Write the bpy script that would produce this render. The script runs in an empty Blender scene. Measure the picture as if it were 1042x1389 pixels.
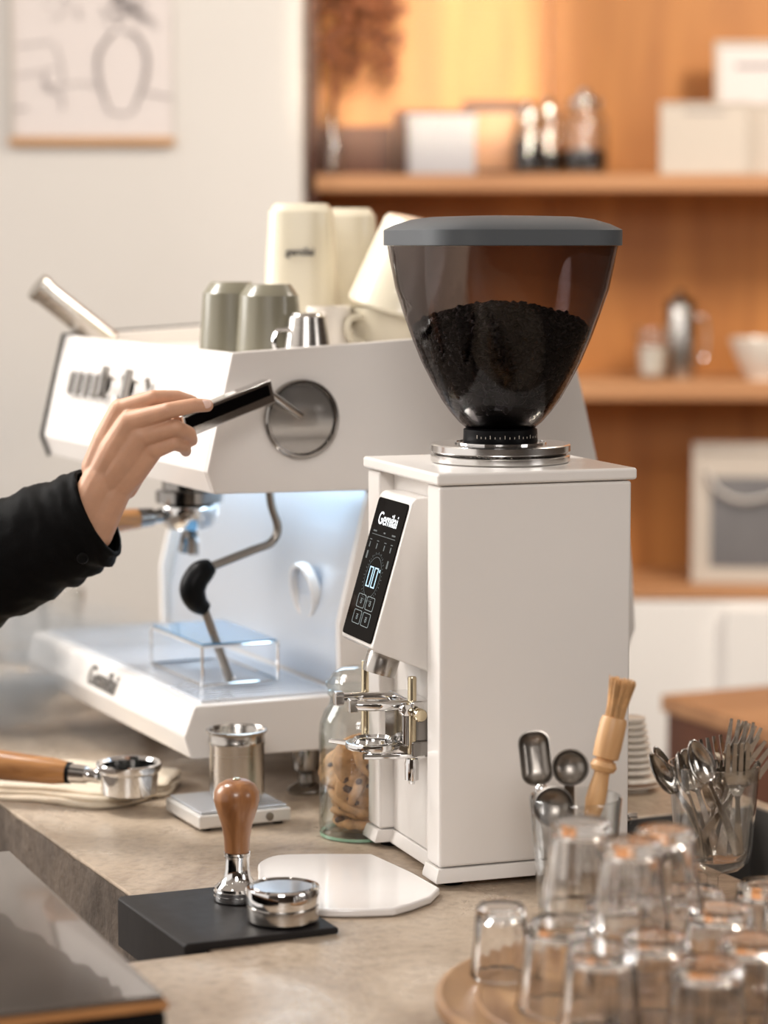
import bpy, bmesh, math, random
from math import sin, cos, tan, pi, radians as R, atan2, sqrt, hypot
from mathutils import Vector, Matrix, noise

random.seed(7)
S = bpy.context.scene
COL = S.collection

# ------------------------------------------------------------------ camera
FPX = 3400.0
PITCH = R(6.04)
CAMZ = 1.527
cam_d = bpy.data.cameras.new('camera')
cam = bpy.data.objects.new('camera', cam_d)
COL.objects.link(cam)
cam.location = (0, 0, CAMZ)
cam.rotation_euler = (pi / 2 - PITCH, 0, 0)
cam_d.sensor_fit = 'VERTICAL'
cam_d.sensor_height = 36.0
cam_d.lens = FPX / 1389 * 36.0
cam_d.clip_start = 0.05
cam_d.dof.use_dof = True
cam_d.dof.focus_distance = 2.50
cam_d.dof.aperture_fstop = 3.0
cam_d.dof.aperture_blades = 0
S.camera = cam
S.cycles.sample_clamp_indirect = 60.0

# ------------------------------------------------------------------ world, lights, exposure
w = bpy.data.worlds.new('world'); S.world = w
w.use_nodes = True
w.node_tree.nodes['Background'].inputs[0].default_value = (1.0, 0.93, 0.87, 1)
w.node_tree.nodes['Background'].inputs[1].default_value = 0.9

def area(name, loc, target, sx, sy, power, color=(1, 1, 1), spread=180):
    l = bpy.data.lights.new(name, 'AREA')
    l.shape = 'RECTANGLE'; l.size = sx; l.size_y = sy
    l.energy = power; l.color = color; l.spread = R(spread)
    o = bpy.data.objects.new(name, l); COL.objects.link(o)
    o.location = loc
    o.rotation_euler = (Vector(target) - Vector(loc)).to_track_quat('-Z', 'Y').to_euler()
    return o

area('window_light', (-2.6, 3.4, 2.3), (0, 2.6, 1.05), 1.3, 1.5, 17, (1, 0.97, 0.94), 95)
area('pendant_light', (-1.05, 3.0, 2.55), (-0.2, 2.8, 1.0), 0.35, 0.35, 19, (1, 0.96, 0.91))
area('right_light', (2.7, 1.0, 2.0), (0.3, 2.2, 1.0), 0.9, 0.9, 11, (1, 0.97, 0.95))  # unseen fill added to whiten the foreground glasses
area('front_light', (-0.2, -0.9, 2.75), (0.1, 2.6, 1.0), 1.0, 1.0, 36, (1, 0.96, 0.93))
def glint_lamp(loc, e):  # unseen point lights added for sparkle in glass and chrome
    l = bpy.data.lights.new('glint_light', 'POINT'); l.energy = e; l.shadow_soft_size = 0.022; l.color = (1, 0.93, 0.85)
    o = bpy.data.objects.new('glint_light', l); COL.objects.link(o); o.location = loc
for loc, e in (((-0.9, 1.4, 2.3), 0.9), ((0.5, 1.0, 2.3), 0.6), ((-0.1, 3.6, 2.6), 2.2), ((0.9, 3.3, 2.6), 2.2), ((-1.7, 2.2, 2.5), 1.8), ((1.7, 2.0, 2.4), 1.2),
               ((0.2, 2.2, 2.5), 0.9), ((-0.5, 0.4, 2.2), 0.6), ((1.0, 1.4, 2.2), 0.6), ((-1.3, 3.0, 2.7), 1.6), ((0.4, 4.2, 2.6), 1.6), ((0.8, 2.5, 2.2), 0.6), ((-0.5, 2.1, 2.3), 0.6)): glint_lamp(loc, e)
area('wall_light', (-1.2, 3.2, 3.0), (-0.9, 5.2, 1.7), 0.6, 0.6, 11, (1, 0.93, 0.87))
area('shelf_light', (1.6, 3.6, 2.9), (0.9, 5.6, 1.3), 0.5, 0.5, 42, (1, 0.91, 0.78))
area('sun_patch_light', (0.15, 4.3, 2.05), (0.10, 5.5, 1.96), 0.52, 0.42, 1.05, (1, 0.85, 0.62), 12)  # narrow area light added to make the sunlit patch on the back panel

S.view_settings.view_transform = 'Standard'
S.view_settings.look = 'None'
S.view_settings.exposure = 0.3
S.view_settings.gamma = 1.0
S.view_settings.use_curve_mapping = False

# ------------------------------------------------------------------ placing helpers
_fw = Vector((0, cos(PITCH), -sin(PITCH))); _up = Vector((0, sin(PITCH), cos(PITCH)))
def _ray(x, y): return Vector((1, 0, 0)) * ((x - 521) / FPX) + _up * ((694.5 - y) / FPX) + _fw
def atz(x, y, z):
    d = _ray(x, y); return Vector((0, 0, CAMZ)) + d * ((z - CAMZ) / d.z)
def aty(x, y, Y):
    d = _ray(x, y); return Vector((0, 0, CAMZ)) + d * (Y / d.y)

# ------------------------------------------------------------------ materials
def _mat(name):
    m = bpy.data.materials.new(name); m.use_nodes = True
    return m, m.node_tree.nodes, m.node_tree.links, m.node_tree.nodes['Principled BSDF']

def plain(name, col, rough=0.5, metal=0.0, coat=0.0, ior=1.5, var=0.0, scale=20, bump=0.0, bscale=200, stretch=None, spec=0.5, aniso=0, sheen=0, sss=0, emit=None, estr=0):
    m, N, L, B = _mat(name)
    B.inputs['Base Color'].default_value = (*col, 1)
    B.inputs['Roughness'].default_value = rough
    B.inputs['Metallic'].default_value = metal
    B.inputs['Coat Weight'].default_value = coat
    B.inputs['Specular IOR Level'].default_value = spec
    B.inputs['Sheen Weight'].default_value = sheen
    B.inputs['IOR'].default_value = ior
    if sss:
        B.inputs['Subsurface Weight'].default_value = sss
        B.inputs['Subsurface Radius'].default_value = (0.012, 0.005, 0.003)
        B.inputs['Subsurface Scale'].default_value = 1.0
    if emit:
        B.inputs['Emission Color'].default_value = (*emit, 1); B.inputs['Emission Strength'].default_value = estr
    tc = N.new('ShaderNodeTexCoord'); mp = N.new('ShaderNodeMapping')
    L.new(tc.outputs['Object'], mp.inputs[0])
    if stretch: mp.inputs['Scale'].default_value = stretch
    nz = N.new('ShaderNodeTexNoise'); nz.inputs['Scale'].default_value = scale; nz.inputs['Detail'].default_value = 5
    L.new(mp.outputs[0], nz.inputs['Vector'])
    if var > 0:
        cr = N.new('ShaderNodeValToRGB')
        cr.color_ramp.elements[0].position = 0.3; cr.color_ramp.elements[1].position = 0.7
        cr.color_ramp.elements[0].color = (*[c * (1 - var) for c in col], 1)
        cr.color_ramp.elements[1].color = (*[min(1, c * (1 + var * 0.6)) for c in col], 1)
        L.new(nz.outputs['Fac'], cr.inputs[0]); L.new(cr.outputs[0], B.inputs['Base Color'])
    # a light touch of roughness variation everywhere
    mr = N.new('ShaderNodeMapRange'); mr.inputs['To Min'].default_value = max(0.0, rough * 0.88); mr.inputs['To Max'].default_value = min(1, rough * 1.12)
    L.new(nz.outputs['Fac'], mr.inputs['Value']); L.new(mr.outputs[0], B.inputs['Roughness'])
    if bump > 0:
        n2 = N.new('ShaderNodeTexNoise'); n2.inputs['Scale'].default_value = bscale; n2.inputs['Detail'].default_value = 4
        L.new(mp.outputs[0], n2.inputs['Vector'])
        b = N.new('ShaderNodeBump'); b.inputs['Strength'].default_value = bump; b.inputs['Distance'].default_value = 0.001
        L.new(n2.outputs['Fac'], b.inputs['Height']); L.new(b.outputs[0], B.inputs['Normal'])
    return m

def wood(name, c1, c2, rough=0.45, stretch=(40, 40, 3), scale=1.6, bump=0.15, coat=0.0):
    m, N, L, B = _mat(name)
    tc = N.new('ShaderNodeTexCoord'); mp = N.new('ShaderNodeMapping'); mp.inputs['Scale'].default_value = stretch
    L.new(tc.outputs['Object'], mp.inputs[0])
    nz = N.new('ShaderNodeTexNoise'); nz.inputs['Scale'].default_value = scale; nz.inputs['Detail'].default_value = 6; nz.inputs['Distortion'].default_value = 0.6
    L.new(mp.outputs[0], nz.inputs['Vector'])
    cr = N.new('ShaderNodeValToRGB')
    cr.color_ramp.elements[0].position = 0.32; cr.color_ramp.elements[1].position = 0.68
    cr.color_ramp.elements[0].color = (*c1, 1); cr.color_ramp.elements[1].color = (*c2, 1)
    L.new(nz.outputs['Fac'], cr.inputs[0]); L.new(cr.outputs[0], B.inputs['Base Color'])
    B.inputs['Roughness'].default_value = rough; B.inputs['Coat Weight'].default_value = coat
    b = N.new('ShaderNodeBump'); b.inputs['Strength'].default_value = bump; b.inputs['Distance'].default_value = 0.0008
    L.new(nz.outputs['Fac'], b.inputs['Height']); L.new(b.outputs[0], B.inputs['Normal'])
    return m

def brushed(name, col, rough, stretch=(1, 1, 300)):
    m, N, L, B = _mat(name)
    B.inputs['Base Color'].default_value = (*col, 1); B.inputs['Metallic'].default_value = 1
    tc = N.new('ShaderNodeTexCoord'); mp = N.new('ShaderNodeMapping'); mp.inputs['Scale'].default_value = stretch
    L.new(tc.outputs['Object'], mp.inputs[0])
    nz = N.new('ShaderNodeTexNoise'); nz.inputs['Scale'].default_value = 8; nz.inputs['Detail'].default_value = 3
    L.new(mp.outputs[0], nz.inputs['Vector'])
    mr = N.new('ShaderNodeMapRange'); mr.inputs['To Min'].default_value = rough * 0.6; mr.inputs['To Max'].default_value = rough * 1.4
    L.new(nz.outputs['Fac'], mr.inputs['Value']); L.new(mr.outputs[0], B.inputs['Roughness'])
    b = N.new('ShaderNodeBump'); b.inputs['Strength'].default_value = 0.06; b.inputs['Distance'].default_value = 0.0005
    L.new(nz.outputs['Fac'], b.inputs['Height']); L.new(b.outputs[0], B.inputs['Normal'])
    return m

def thin_glass(name, tint=(1, 1, 1), edge=(0.6, 0.62, 0.6), gloss=1.0, blend=0.35):
    """thin walled glass: see-through face on, tinted and reflecting at grazing angles"""
    m, N, L, B = _mat(name); N.remove(B)
    out = N['Material Output']
    lw = N.new('ShaderNodeLayerWeight'); lw.inputs['Blend'].default_value = blend
    mixc = N.new('ShaderNodeMixRGB'); mixc.inputs[1].default_value = (*tint, 1); mixc.inputs[2].default_value = (*edge, 1)
    L.new(lw.outputs['Facing'], mixc.inputs[0])
    tr = N.new('ShaderNodeBsdfTransparent'); L.new(mixc.outputs[0], tr.inputs[0])
    gl = N.new('ShaderNodeBsdfGlossy'); gl.inputs['Roughness'].default_value = 0.03
    lf = N.new('ShaderNodeLayerWeight'); lf.inputs['Blend'].default_value = 0.5
    pw = N.new('ShaderNodeMath'); pw.operation = 'POWER'; pw.inputs[1].default_value = 4.0; L.new(lf.outputs['Facing'], pw.inputs[0])
    fr = N.new('ShaderNodeMath'); fr.operation = 'MULTIPLY_ADD'; fr.inputs[1].default_value = 0.9; fr.inputs[2].default_value = 0.045; L.new(pw.outputs[0], fr.inputs[0])
    nz = N.new('ShaderNodeTexNoise'); nz.inputs['Scale'].default_value = 30
    b = N.new('ShaderNodeBump'); b.inputs['Strength'].default_value = 0.05; b.inputs['Distance'].default_value = 0.002
    L.new(nz.outputs['Fac'], b.inputs['Height']); L.new(b.outputs[0], gl.inputs['Normal'])
    mu = N.new('ShaderNodeMath'); mu.operation = 'MULTIPLY'; mu.inputs[1].default_value = gloss; mu.use_clamp = True
    L.new(fr.outputs[0], mu.inputs[0])
    mx = N.new('ShaderNodeMixShader'); L.new(mu.outputs[0], mx.inputs[0]); L.new(tr.outputs[0], mx.inputs[1]); L.new(gl.outputs[0], mx.inputs[2])
    L.new(mx.outputs[0], out.inputs[0])
    return m

def real_glass(name, col=(1, 1, 1), rough=0.0, ior=1.45):
    m, N, L, B = _mat(name)
    B.inputs['Base Color'].default_value = (*col, 1); B.inputs['Roughness'].default_value = rough
    B.inputs['IOR'].default_value = ior; B.inputs['Transmission Weight'].default_value = 1
    nz = N.new('ShaderNodeTexNoise'); nz.inputs['Scale'].default_value = 25
    b = N.new('ShaderNodeBump'); b.inputs['Strength'].default_value = 0.04; b.inputs['Distance'].default_value = 0.002
    L.new(nz.outputs['Fac'], b.inputs['Height']); L.new(b.outputs[0], B.inputs['Normal'])
    return m

def counter_mat(name, tri, rough, bumpy):
    m, N, L, B = _mat(name)
    tc = N.new('ShaderNodeTexCoord')
    n1 = N.new('ShaderNodeTexNoise'); n1.inputs['Scale'].default_value = 5; n1.inputs['Detail'].default_value = 8; n1.inputs['Roughness'].default_value = 0.62; n1.inputs['Distortion'].default_value = 0.8
    L.new(tc.outputs['Object'], n1.inputs['Vector'])
    cr = N.new('ShaderNodeValToRGB'); e = cr.color_ramp.elements
    e[0].position = 0.28; e[0].color = (*tri[0], 1); e[1].position = 0.75; e[1].color = (*tri[2], 1)
    k = e.new(0.5); k.color = (*tri[1], 1)
    L.new(n1.outputs['Fac'], cr.inputs[0])
    n2 = N.new('ShaderNodeTexNoise'); n2.inputs['Scale'].default_value = 90; n2.inputs['Detail'].default_value = 6
    L.new(tc.outputs['Object'], n2.inputs['Vector'])
    c2 = N.new('ShaderNodeValToRGB'); c2.color_ramp.elements[0].position = 0.3; c2.color_ramp.elements[0].color = (0.62, 0.6, 0.58, 1)
    c2.color_ramp.elements[1].position = 0.52; c2.color_ramp.elements[1].color = (1, 1, 1, 1)
    L.new(n2.outputs['Fac'], c2.inputs[0])
    mx = N.new('ShaderNodeMixRGB'); mx.blend_type = 'MULTIPLY'; mx.inputs[0].default_value = 0.7
    L.new(cr.outputs[0], mx.inputs[1]); L.new(c2.outputs[0], mx.inputs[2]); L.new(mx.outputs[0], B.inputs['Base Color'])
    mr = N.new('ShaderNodeMapRange'); mr.inputs['From Min'].default_value = 0.3; mr.inputs['From Max'].default_value = 0.7
    mr.inputs['To Min'].default_value = rough * 1.5; mr.inputs['To Max'].default_value = rough * 0.6
    L.new(n1.outputs['Fac'], mr.inputs['Value']); L.new(mr.outputs[0], B.inputs['Roughness'])
    b = N.new('ShaderNodeBump'); b.inputs['Strength'].default_value = bumpy; b.inputs['Distance'].default_value = 0.002
    L.new(n2.outputs['Fac'], b.inputs['Height']); L.new(b.outputs[0], B.inputs['Normal'])
    return m

M = {}
M['white_metal'] = plain('white_metal', (0.80, 0.765, 0.73), 0.33, coat=0.25, var=0.02, scale=4, bump=0.05, bscale=900)
M['machine_white'] = plain('machine_white', (0.74, 0.70, 0.665), 0.36, coat=0.2, var=0.02, scale=4)
M['splash_steel'] = plain('splash_steel', (0.66, 0.70, 0.76), 0.28, metal=0.6, var=0.03, scale=3)
M['wall_paint'] = plain('wall_paint', (0.71, 0.68, 0.645), 0.85, var=0.04, scale=1.5, bump=0.3, bscale=60)
M['low_wall_paint'] = plain('low_wall_paint', (0.88, 0.85, 0.82), 0.8, var=0.03, scale=2, bump=0.2, bscale=60)
M['room_brown'] = plain('room_brown_paint', (0.07, 0.048, 0.034), 0.7, var=0.1, scale=2)
M['floor'] = plain('floor_concrete', (0.25, 0.2, 0.16), 0.6, var=0.2, scale=3, bump=0.2, bscale=40)
M['chrome'] = plain('chrome', (0.74, 0.735, 0.73), 0.07, metal=1)
M['dark_chrome'] = plain('dark_chrome', (0.30, 0.285, 0.27), 0.12, metal=1)
M['steel'] = brushed('brushed_steel', (0.52, 0.49, 0.455), 0.24, (1, 1, 60))
M['steel_dull'] = brushed('dull_steel', (0.27, 0.245, 0.22), 0.32, (1, 1, 60))
M['cutlery'] = plain('cutlery_steel', (0.45, 0.42, 0.385), 0.16, metal=1, var=0.08, scale=40)
M['brass'] = plain('brass', (0.74, 0.64, 0.45), 0.2, metal=1)
M['black'] = plain('black_plastic', (0.004, 0.004, 0.0045), 0.4, var=0.1, scale=30, spec=0.1)
M['black_gloss'] = plain('black_glass_panel', (0.003, 0.0025, 0.0025), 0.07, spec=0.12, ior=1.2)
M['rubber'] = plain('black_rubber', (0.016, 0.014, 0.014), 0.5, var=0.12, scale=60, bump=0.12, bscale=700, spec=0.2)
M['lid_grey'] = plain('grey_lid_plastic', (0.075, 0.082, 0.090), 0.5, spec=0.3, var=0.04, scale=10)
M['bean'] = plain('roasted_coffee_bean', (0.0035, 0.002, 0.0018), 0.3, var=0.3, scale=60, spec=0.22)
M['skin'] = plain('skin', (0.56, 0.31, 0.195), 0.48, var=0.10, scale=45, bump=0.25, bscale=700, sss=0.12)
M['nail'] = plain('nail', (0.80, 0.56, 0.48), 0.25, coat=0.4)
M['sleeve'] = plain('black_sleeve_cloth', (0.002, 0.0018, 0.0018), 0.65, var=0.3, scale=50, bump=0.5, bscale=900, spec=0.09)
M['handle_wood'] = wood('handle_wood', (0.20, 0.075, 0.025), (0.38, 0.165, 0.06), 0.32, (60, 60, 6), coat=0.3)
M['handle_wood_x'] = wood('handle_wood_lengthwise', (0.30, 0.125, 0.04), (0.50, 0.24, 0.085), 0.32, (6, 60, 60), coat=0.3)
M['light_wood'] = wood('light_wood', (0.55, 0.30, 0.13), (0.70, 0.42, 0.20), 0.42, (60, 60, 6))
M['tray_wood'] = wood('tray_wood', (0.22, 0.11, 0.05), (0.52, 0.31, 0.15), 0.4, (18, 3, 18))
M['shelf_back'] = wood('shelf_back_wood', (0.40, 0.15, 0.034), (0.56, 0.235, 0.058), 0.5, (8, 8, 0.8), 1.5)
M['shelf_board'] = wood('shelf_board_wood', (0.46, 0.22, 0.10), (0.58, 0.30, 0.14), 0.45, (1, 14, 14), 1.5)
M['dark_wood'] = wood('dark_wood', (0.07, 0.02, 0.008), (0.12, 0.036, 0.014), 0.5, (8, 8, 1), 1.5)
M['table_wood'] = wood('table_top_wood', (0.34, 0.16, 0.07), (0.44, 0.22, 0.10), 0.35, (2, 12, 12), 1.5)
M['concrete'] = counter_mat('counter_stone', [(0.23, 0.165, 0.115), (0.43, 0.34, 0.255), (0.60, 0.50, 0.395)], 0.34, 0.7)
M['concrete_edge'] = counter_mat('counter_edge_concrete', [(0.035, 0.024, 0.016), (0.095, 0.068, 0.048), (0.19, 0.14, 0.10)], 0.7, 1.0)
M['sink'] = plain('sink_granite', (0.085, 0.078, 0.072), 0.5, var=0.1, scale=60)
M['marble'] = plain('white_marble', (0.84, 0.81, 0.79), 0.16, var=0.05, scale=9, coat=0.4)
M['cup_cream'] = plain('cream_ceramic', (0.66, 0.60, 0.47), 0.3, coat=0.3)
M['cup_sage'] = plain('grey_green_ceramic', (0.20, 0.185, 0.135), 0.3, coat=0.3)
M['cup_white'] = plain('white_ceramic', (0.82, 0.76, 0.68), 0.25, coat=0.3)
M['cookie'] = plain('cookie_dough', (0.50, 0.27, 0.12), 0.8, var=0.4, scale=70, bump=1.0, bscale=240)
M['chip'] = plain('chocolate', (0.07, 0.03, 0.018), 0.35)
M['cloth'] = plain('cream_cloth', (0.70, 0.60, 0.46), 0.9, var=0.1, scale=40, bump=0.5, bscale=900, sheen=0.3)
M['paper'] = plain('art_paper', (0.74, 0.68, 0.66), 0.8)
M['ink'] = plain('pencil_grey_ink', (0.24, 0.21, 0.22), 0.8)
M['frame_wood'] = wood('picture_frame_wood', (0.50, 0.27, 0.12), (0.60, 0.34, 0.16), 0.4, (3, 20, 20))
M['frame_grey'] = plain('frame_grey', (0.50, 0.46, 0.42), 0.5)
M['card_white'] = plain('card_white', (0.56, 0.49, 0.42), 0.6, var=0.04, scale=5)
M['box_blue'] = plain('pale_grey_box', (0.44, 0.44, 0.47), 0.6, var=0.04, scale=5)
M['photo_dark'] = plain('dark_print', (0.13, 0.12, 0.12), 0.35, var=0.2, scale=8)
M['reflection_white'] = plain('painted_reflection', (0.85, 0.83, 0.8), 0.4)  # white standing in for the reflection across the framed print
M['print_text'] = plain('dark_print_text', (0.06, 0.05, 0.045), 0.5)
M['dry_plant'] = plain('dried_flower', (0.16, 0.05, 0.016), 0.8, var=0.3, scale=40)
M['scr_white'] = plain('screen_white', (0.9, 0.95, 1), 0.4, emit=(0.9, 0.95, 1.0), estr=0.55)
M['scr_cyan'] = plain('screen_digit', (0.2, 0.3, 0.4), 0.4, emit=(0.55, 0.82, 1.0), estr=0.8)
M['scr_dim'] = plain('screen_line', (0.05, 0.06, 0.06), 0.4, emit=(0.4, 0.5, 0.52), estr=0.12)
M['scr_mid'] = plain('screen_outline', (0.1, 0.12, 0.12), 0.4, emit=(0.6, 0.7, 0.7), estr=0.35)
M['blue_reflection'] = plain('blue_reflection_top', (0.10, 0.24, 0.40), 0.08, coat=0.5)  # reflected blue put into the base colour of the stand's plate
M['grooved'] = plain('machined_aluminium', (0.74, 0.72, 0.70), 0.2, metal=1)
M['bristle'] = plain('brush_bristle', (0.62, 0.36, 0.16), 0.6, var=0.3, scale=80)
M['glass'] = thin_glass('clear_glass', (0.99, 0.992, 0.99), (0.78, 0.80, 0.78), 1.9, 0.14)
M['jar_glass'] = thin_glass('jar_glass', (0.985, 0.992, 0.988), (0.72, 0.82, 0.78), 1.3, 0.15)
M['hopper_glass'] = thin_glass('smoked_hopper_plastic', (0.70, 0.66, 0.665), (0.24, 0.22, 0.23), 0.5, 0.25)
M['tumbler'] = real_glass('tumbler_glass', (1, 0.99, 0.98))
M['table_gloss'] = plain('dark_gloss_lid', (0.10, 0.082, 0.07), 0.16, coat=0.5, var=0.25, scale=6)

# ------------------------------------------------------------------ mesh builder
class MB:
    def __init__(s): s.v = []; s.f = []
    def add(s, vs, fs, mtx=None):
        b = len(s.v)
        s.v += [tuple(mtx @ Vector(v)) if mtx else tuple(v) for v in vs]
        s.f += [[b + i for i in f] for f in fs]
        return s
    def box(s, x0, x1, y0, y1, z0, z1, mtx=None):
        vs = [(x, y, z) for x in (x0, x1) for y in (y0, y1) for z in (z0, z1)]
        return s.add(vs, [(0, 1, 3, 2), (4, 6, 7, 5), (0, 4, 5, 1), (2, 3, 7, 6), (0, 2, 6, 4), (1, 5, 7, 3)], mtx)
    def prism(s, poly, h0, h1, axis='y', mtx=None):
        n = len(poly)
        def P(a, b, h): return (a, h, b) if axis == 'y' else ((a, b, h) if axis == 'z' else (h, a, b))
        vs = [P(a, b, h0) for a, b in poly] + [P(a, b, h1) for a, b in poly]
        fs = [list(range(n))[::-1], list(range(n, 2 * n))] + [(i, (i + 1) % n, n + (i + 1) % n, n + i) for i in range(n)]
        return s.add(vs, fs, mtx)
    def loft(s, rings, cap0=True, cap1=True, closed=False, mtx=None):
        n = len(rings[0]); vs = [p for r in rings for p in r]; fs = []
        k = len(rings)
        for i in range(k if closed else k - 1):
            j = (i + 1) % k
            for a in range(n):
                b = (a + 1) % n
                fs.append((i * n + a, i * n + b, j * n + b, j * n + a))
        if not closed:
            if cap0: fs.append(list(range(n))[::-1])
            if cap1: fs.append([(k - 1) * n + a for a in range(n)])
        return s.add(vs, fs, mtx)
    def lathe(s, prof, seg=32, mtx=None, closed=False, cap=True, rfun=None):
        rings = []
        for r, z in prof:
            rings.append([((rfun(2 * pi * k / seg, z) if rfun else 1) * r * cos(2 * pi * k / seg), (rfun(2 * pi * k / seg, z) if rfun else 1) * r * sin(2 * pi * k / seg), z) for k in range(seg)])
        return s.loft(rings, cap, cap, closed, mtx)
    def tube(s, pts, r, seg=10, mtx=None, flat=1.0):
        pts = [Vector(p) for p in pts]; n = len(pts)
        rs = r if isinstance(r, (list, tuple)) else [r] * n
        rings = []; nrm = None
        for i, p in enumerate(pts):
            t = (pts[min(i + 1, n - 1)] - pts[max(i - 1, 0)]).normalized()
            if nrm is None:
                nrm = t.orthogonal().normalized()
                if flat != 1.0:
                    nrm = Vector((0, 0, 1)).cross(t)
                    nrm = nrm.normalized() if nrm.length > .01 else t.orthogonal().normalized()
            nrm = (nrm - t * nrm.dot(t)).normalized(); b = t.cross(nrm)
            rings.append([tuple(p + (nrm * cos(2 * pi * k / seg) + b * sin(2 * pi * k / seg) * flat) * rs[i]) for k in range(seg)])
        return s.loft(rings, mtx=mtx)
    def sphere(s, c, r, seg=12, rings=8, sc=(1, 1, 1), mtx=None):
        prof = [(max(1e-5, sin(pi * i / rings)) * r, -cos(pi * i / rings) * r) for i in range(rings + 1)]
        m = Matrix.Translation(c) @ Matrix.Diagonal((*sc, 1))
        if mtx: m = mtx @ m
        return s.lathe(prof, seg, m)
    def mesh(s, name, mat, smooth=True, angle=35):
        me = bpy.data.meshes.new(name); me.from_pydata(s.v, [], s.f)
        bm = bmesh.new(); bm.from_mesh(me); bmesh.ops.recalc_face_normals(bm, faces=bm.faces); bm.to_mesh(me); bm.free()
        if mat: me.materials.append(M[mat] if isinstance(mat, str) else mat)
        if smooth:
            for p in me.polygons: p.use_smooth = True
            me.set_sharp_from_angle(angle=R(angle))
        return me
    def build(s, name, mat, parent=None, loc=None, rot=None, bevel=0, seg=2, smooth=True, angle=35, sub=0):
        o = bpy.data.objects.new(name, s.mesh(name, mat, smooth, angle)); COL.objects.link(o)
        if parent: o.parent = parent
        if loc is not None: o.location = loc
        if rot is not None: o.rotation_euler = rot
        if bevel:
            b = o.modifiers.new('bevel', 'BEVEL'); b.width = bevel; b.segments = seg; b.limit_method = 'ANGLE'; b.angle_limit = R(30)
            b.harden_normals = True
        if sub:
            m = o.modifiers.new('sub', 'SUBSURF'); m.levels = sub; m.render_levels = sub
        return o

def tag(o, label=None, cat=None, group=None, kind=None):
    if label: o['label'] = label
    if cat: o['category'] = cat
    if group: o['group'] = group
    if kind: o['kind'] = kind
    return o
def thing(name, label, cat, loc=(0, 0, 0), rotz=0, group=None, rot=None):
    o = bpy.data.objects.new(name, None); o.empty_display_size = 0.02; COL.objects.link(o)
    o.location = loc; o.rotation_euler = rot if rot is not None else (0, 0, rotz)
    return tag(o, label, cat, group)
def dup(root, loc=None, rot=None, label=None, parent=None):
    r = root.copy(); COL.objects.link(r)
    if parent: r.parent = parent
    if loc is not None: r.location = loc
    if rot is not None: r.rotation_euler = rot
    if label: r['label'] = label
    for ch in list(root.children):
        c = ch.copy(); COL.objects.link(c); c.parent = r
        for g in list(ch.children):
            d = g.copy(); COL.objects.link(d); d.parent = c
    return r
def text(body, name, mat, size, mtx, parent=None, extrude=0.0004, bold=0.0, sx=1.0, shear=0.0):
    cu = bpy.data.curves.new(name, 'FONT'); cu.body = body; cu.size = size; cu.extrude = extrude; cu.offset = bold
    cu.align_x = 'CENTER'; cu.align_y = 'CENTER'; cu.resolution_u = 3; cu.shear = shear
    t = bpy.data.objects.new(name + '_tmp', cu); COL.objects.link(t)
    dg = bpy.context.evaluated_depsgraph_get()
    me = bpy.data.meshes.new_from_object(t.evaluated_get(dg)); me.name = name
    bpy.data.objects.remove(t, do_unlink=True)
    me.transform(mtx @ Matrix.Diagonal((sx, 1, 1, 1)))
    me.materials.clear(); me.materials.append(M[mat])
    o = bpy.data.objects.new(name, me); COL.objects.link(o)
    if parent: o.parent = parent
    return o
def T(x, y, z): return Matrix.Translation((x, y, z))
def align(p0, p1):
    """matrix taking local +z onto p0->p1, origin at p0"""
    d = Vector(p1) - Vector(p0)
    return Matrix.Translation(p0) @ d.to_track_quat('Z', 'Y').to_matrix().to_4x4()
def bake(o):
    dg = bpy.context.evaluated_depsgraph_get()
    me = bpy.data.meshes.new_from_object(o.evaluated_get(dg)); o.modifiers.clear(); o.data = me
    return o
def arc(cx, cy, r, a0, a1, n=6):
    return [(cx + r * cos(R(a0 + (a1 - a0) * i / n)), cy + r * sin(R(a0 + (a1 - a0) * i / n))) for i in range(n + 1)]
def rrect(x0, x1, y0, y1, r, n=5):
    return arc(x1 - r, y1 - r, r, 0, 90, n) + arc(x0 + r, y1 - r, r, 90, 180, n) + arc(x0 + r, y0 + r, r, 180, 270, n) + arc(x1 - r, y0 + r, r, 270, 360, n)
def smooth_path(pts, n=6):
    pts = [Vector(p) for p in pts]; out = []
    P = [pts[0]] + pts + [pts[-1]]
    for i in range(1, len(P) - 2):
        for k in range(n):
            t = k / n; a, b, c, d = P[i - 1], P[i], P[i + 1], P[i + 2]
            out.append(0.5 * ((2 * b) + (c - a) * t + (2 * a - 5 * b + 4 * c - d) * t * t + (-a + 3 * b - 3 * c + d) * t ** 3))
    out.append(pts[-1]); return out

C = 0.9                       # counter height
YAW = R(25); u = Vector((cos(YAW), sin(YAW), 0)); wv = Vector((-sin(YAW), cos(YAW), 0))
M0 = Vector((-0.071, 2.809, C))
def mw(x, y, z=0): return M0 + u * x + wv * y + Vector((0, 0, z))

# ================================================================== SETTING
tag(MB().box(-4, 4, -2, 6.2, -0.05, 0).build('floor', 'floor'), kind='structure')
WL = 5.15
# white wall on the left, ends in a corner beside the shelving
tag(MB().box(-4, (411 - 521) / FPX * WL * 1.0, WL, WL + 0.45, 0, 3.2).build('wall_left', 'wall_paint', bevel=0.004), kind='structure')
tag(MB().box(-0.17, 4, 5.72, 5.80, 0, 3.2).build('wall_back', 'wall_paint'), kind='structure')
tag(MB().box(-4, 4, -2.1, -2, 0, 3.2).build('wall_front', 'room_brown'), kind='structure')
tag(MB().box(4, 4.1, -2.1, 6.2, 0, 3.2).build('wall_right', 'room_brown'), kind='structure')
tag(MB().box(-4, 4, -2, 6.2, 3.2, 3.25).build('ceiling', 'wall_paint'), kind='structure')
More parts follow.
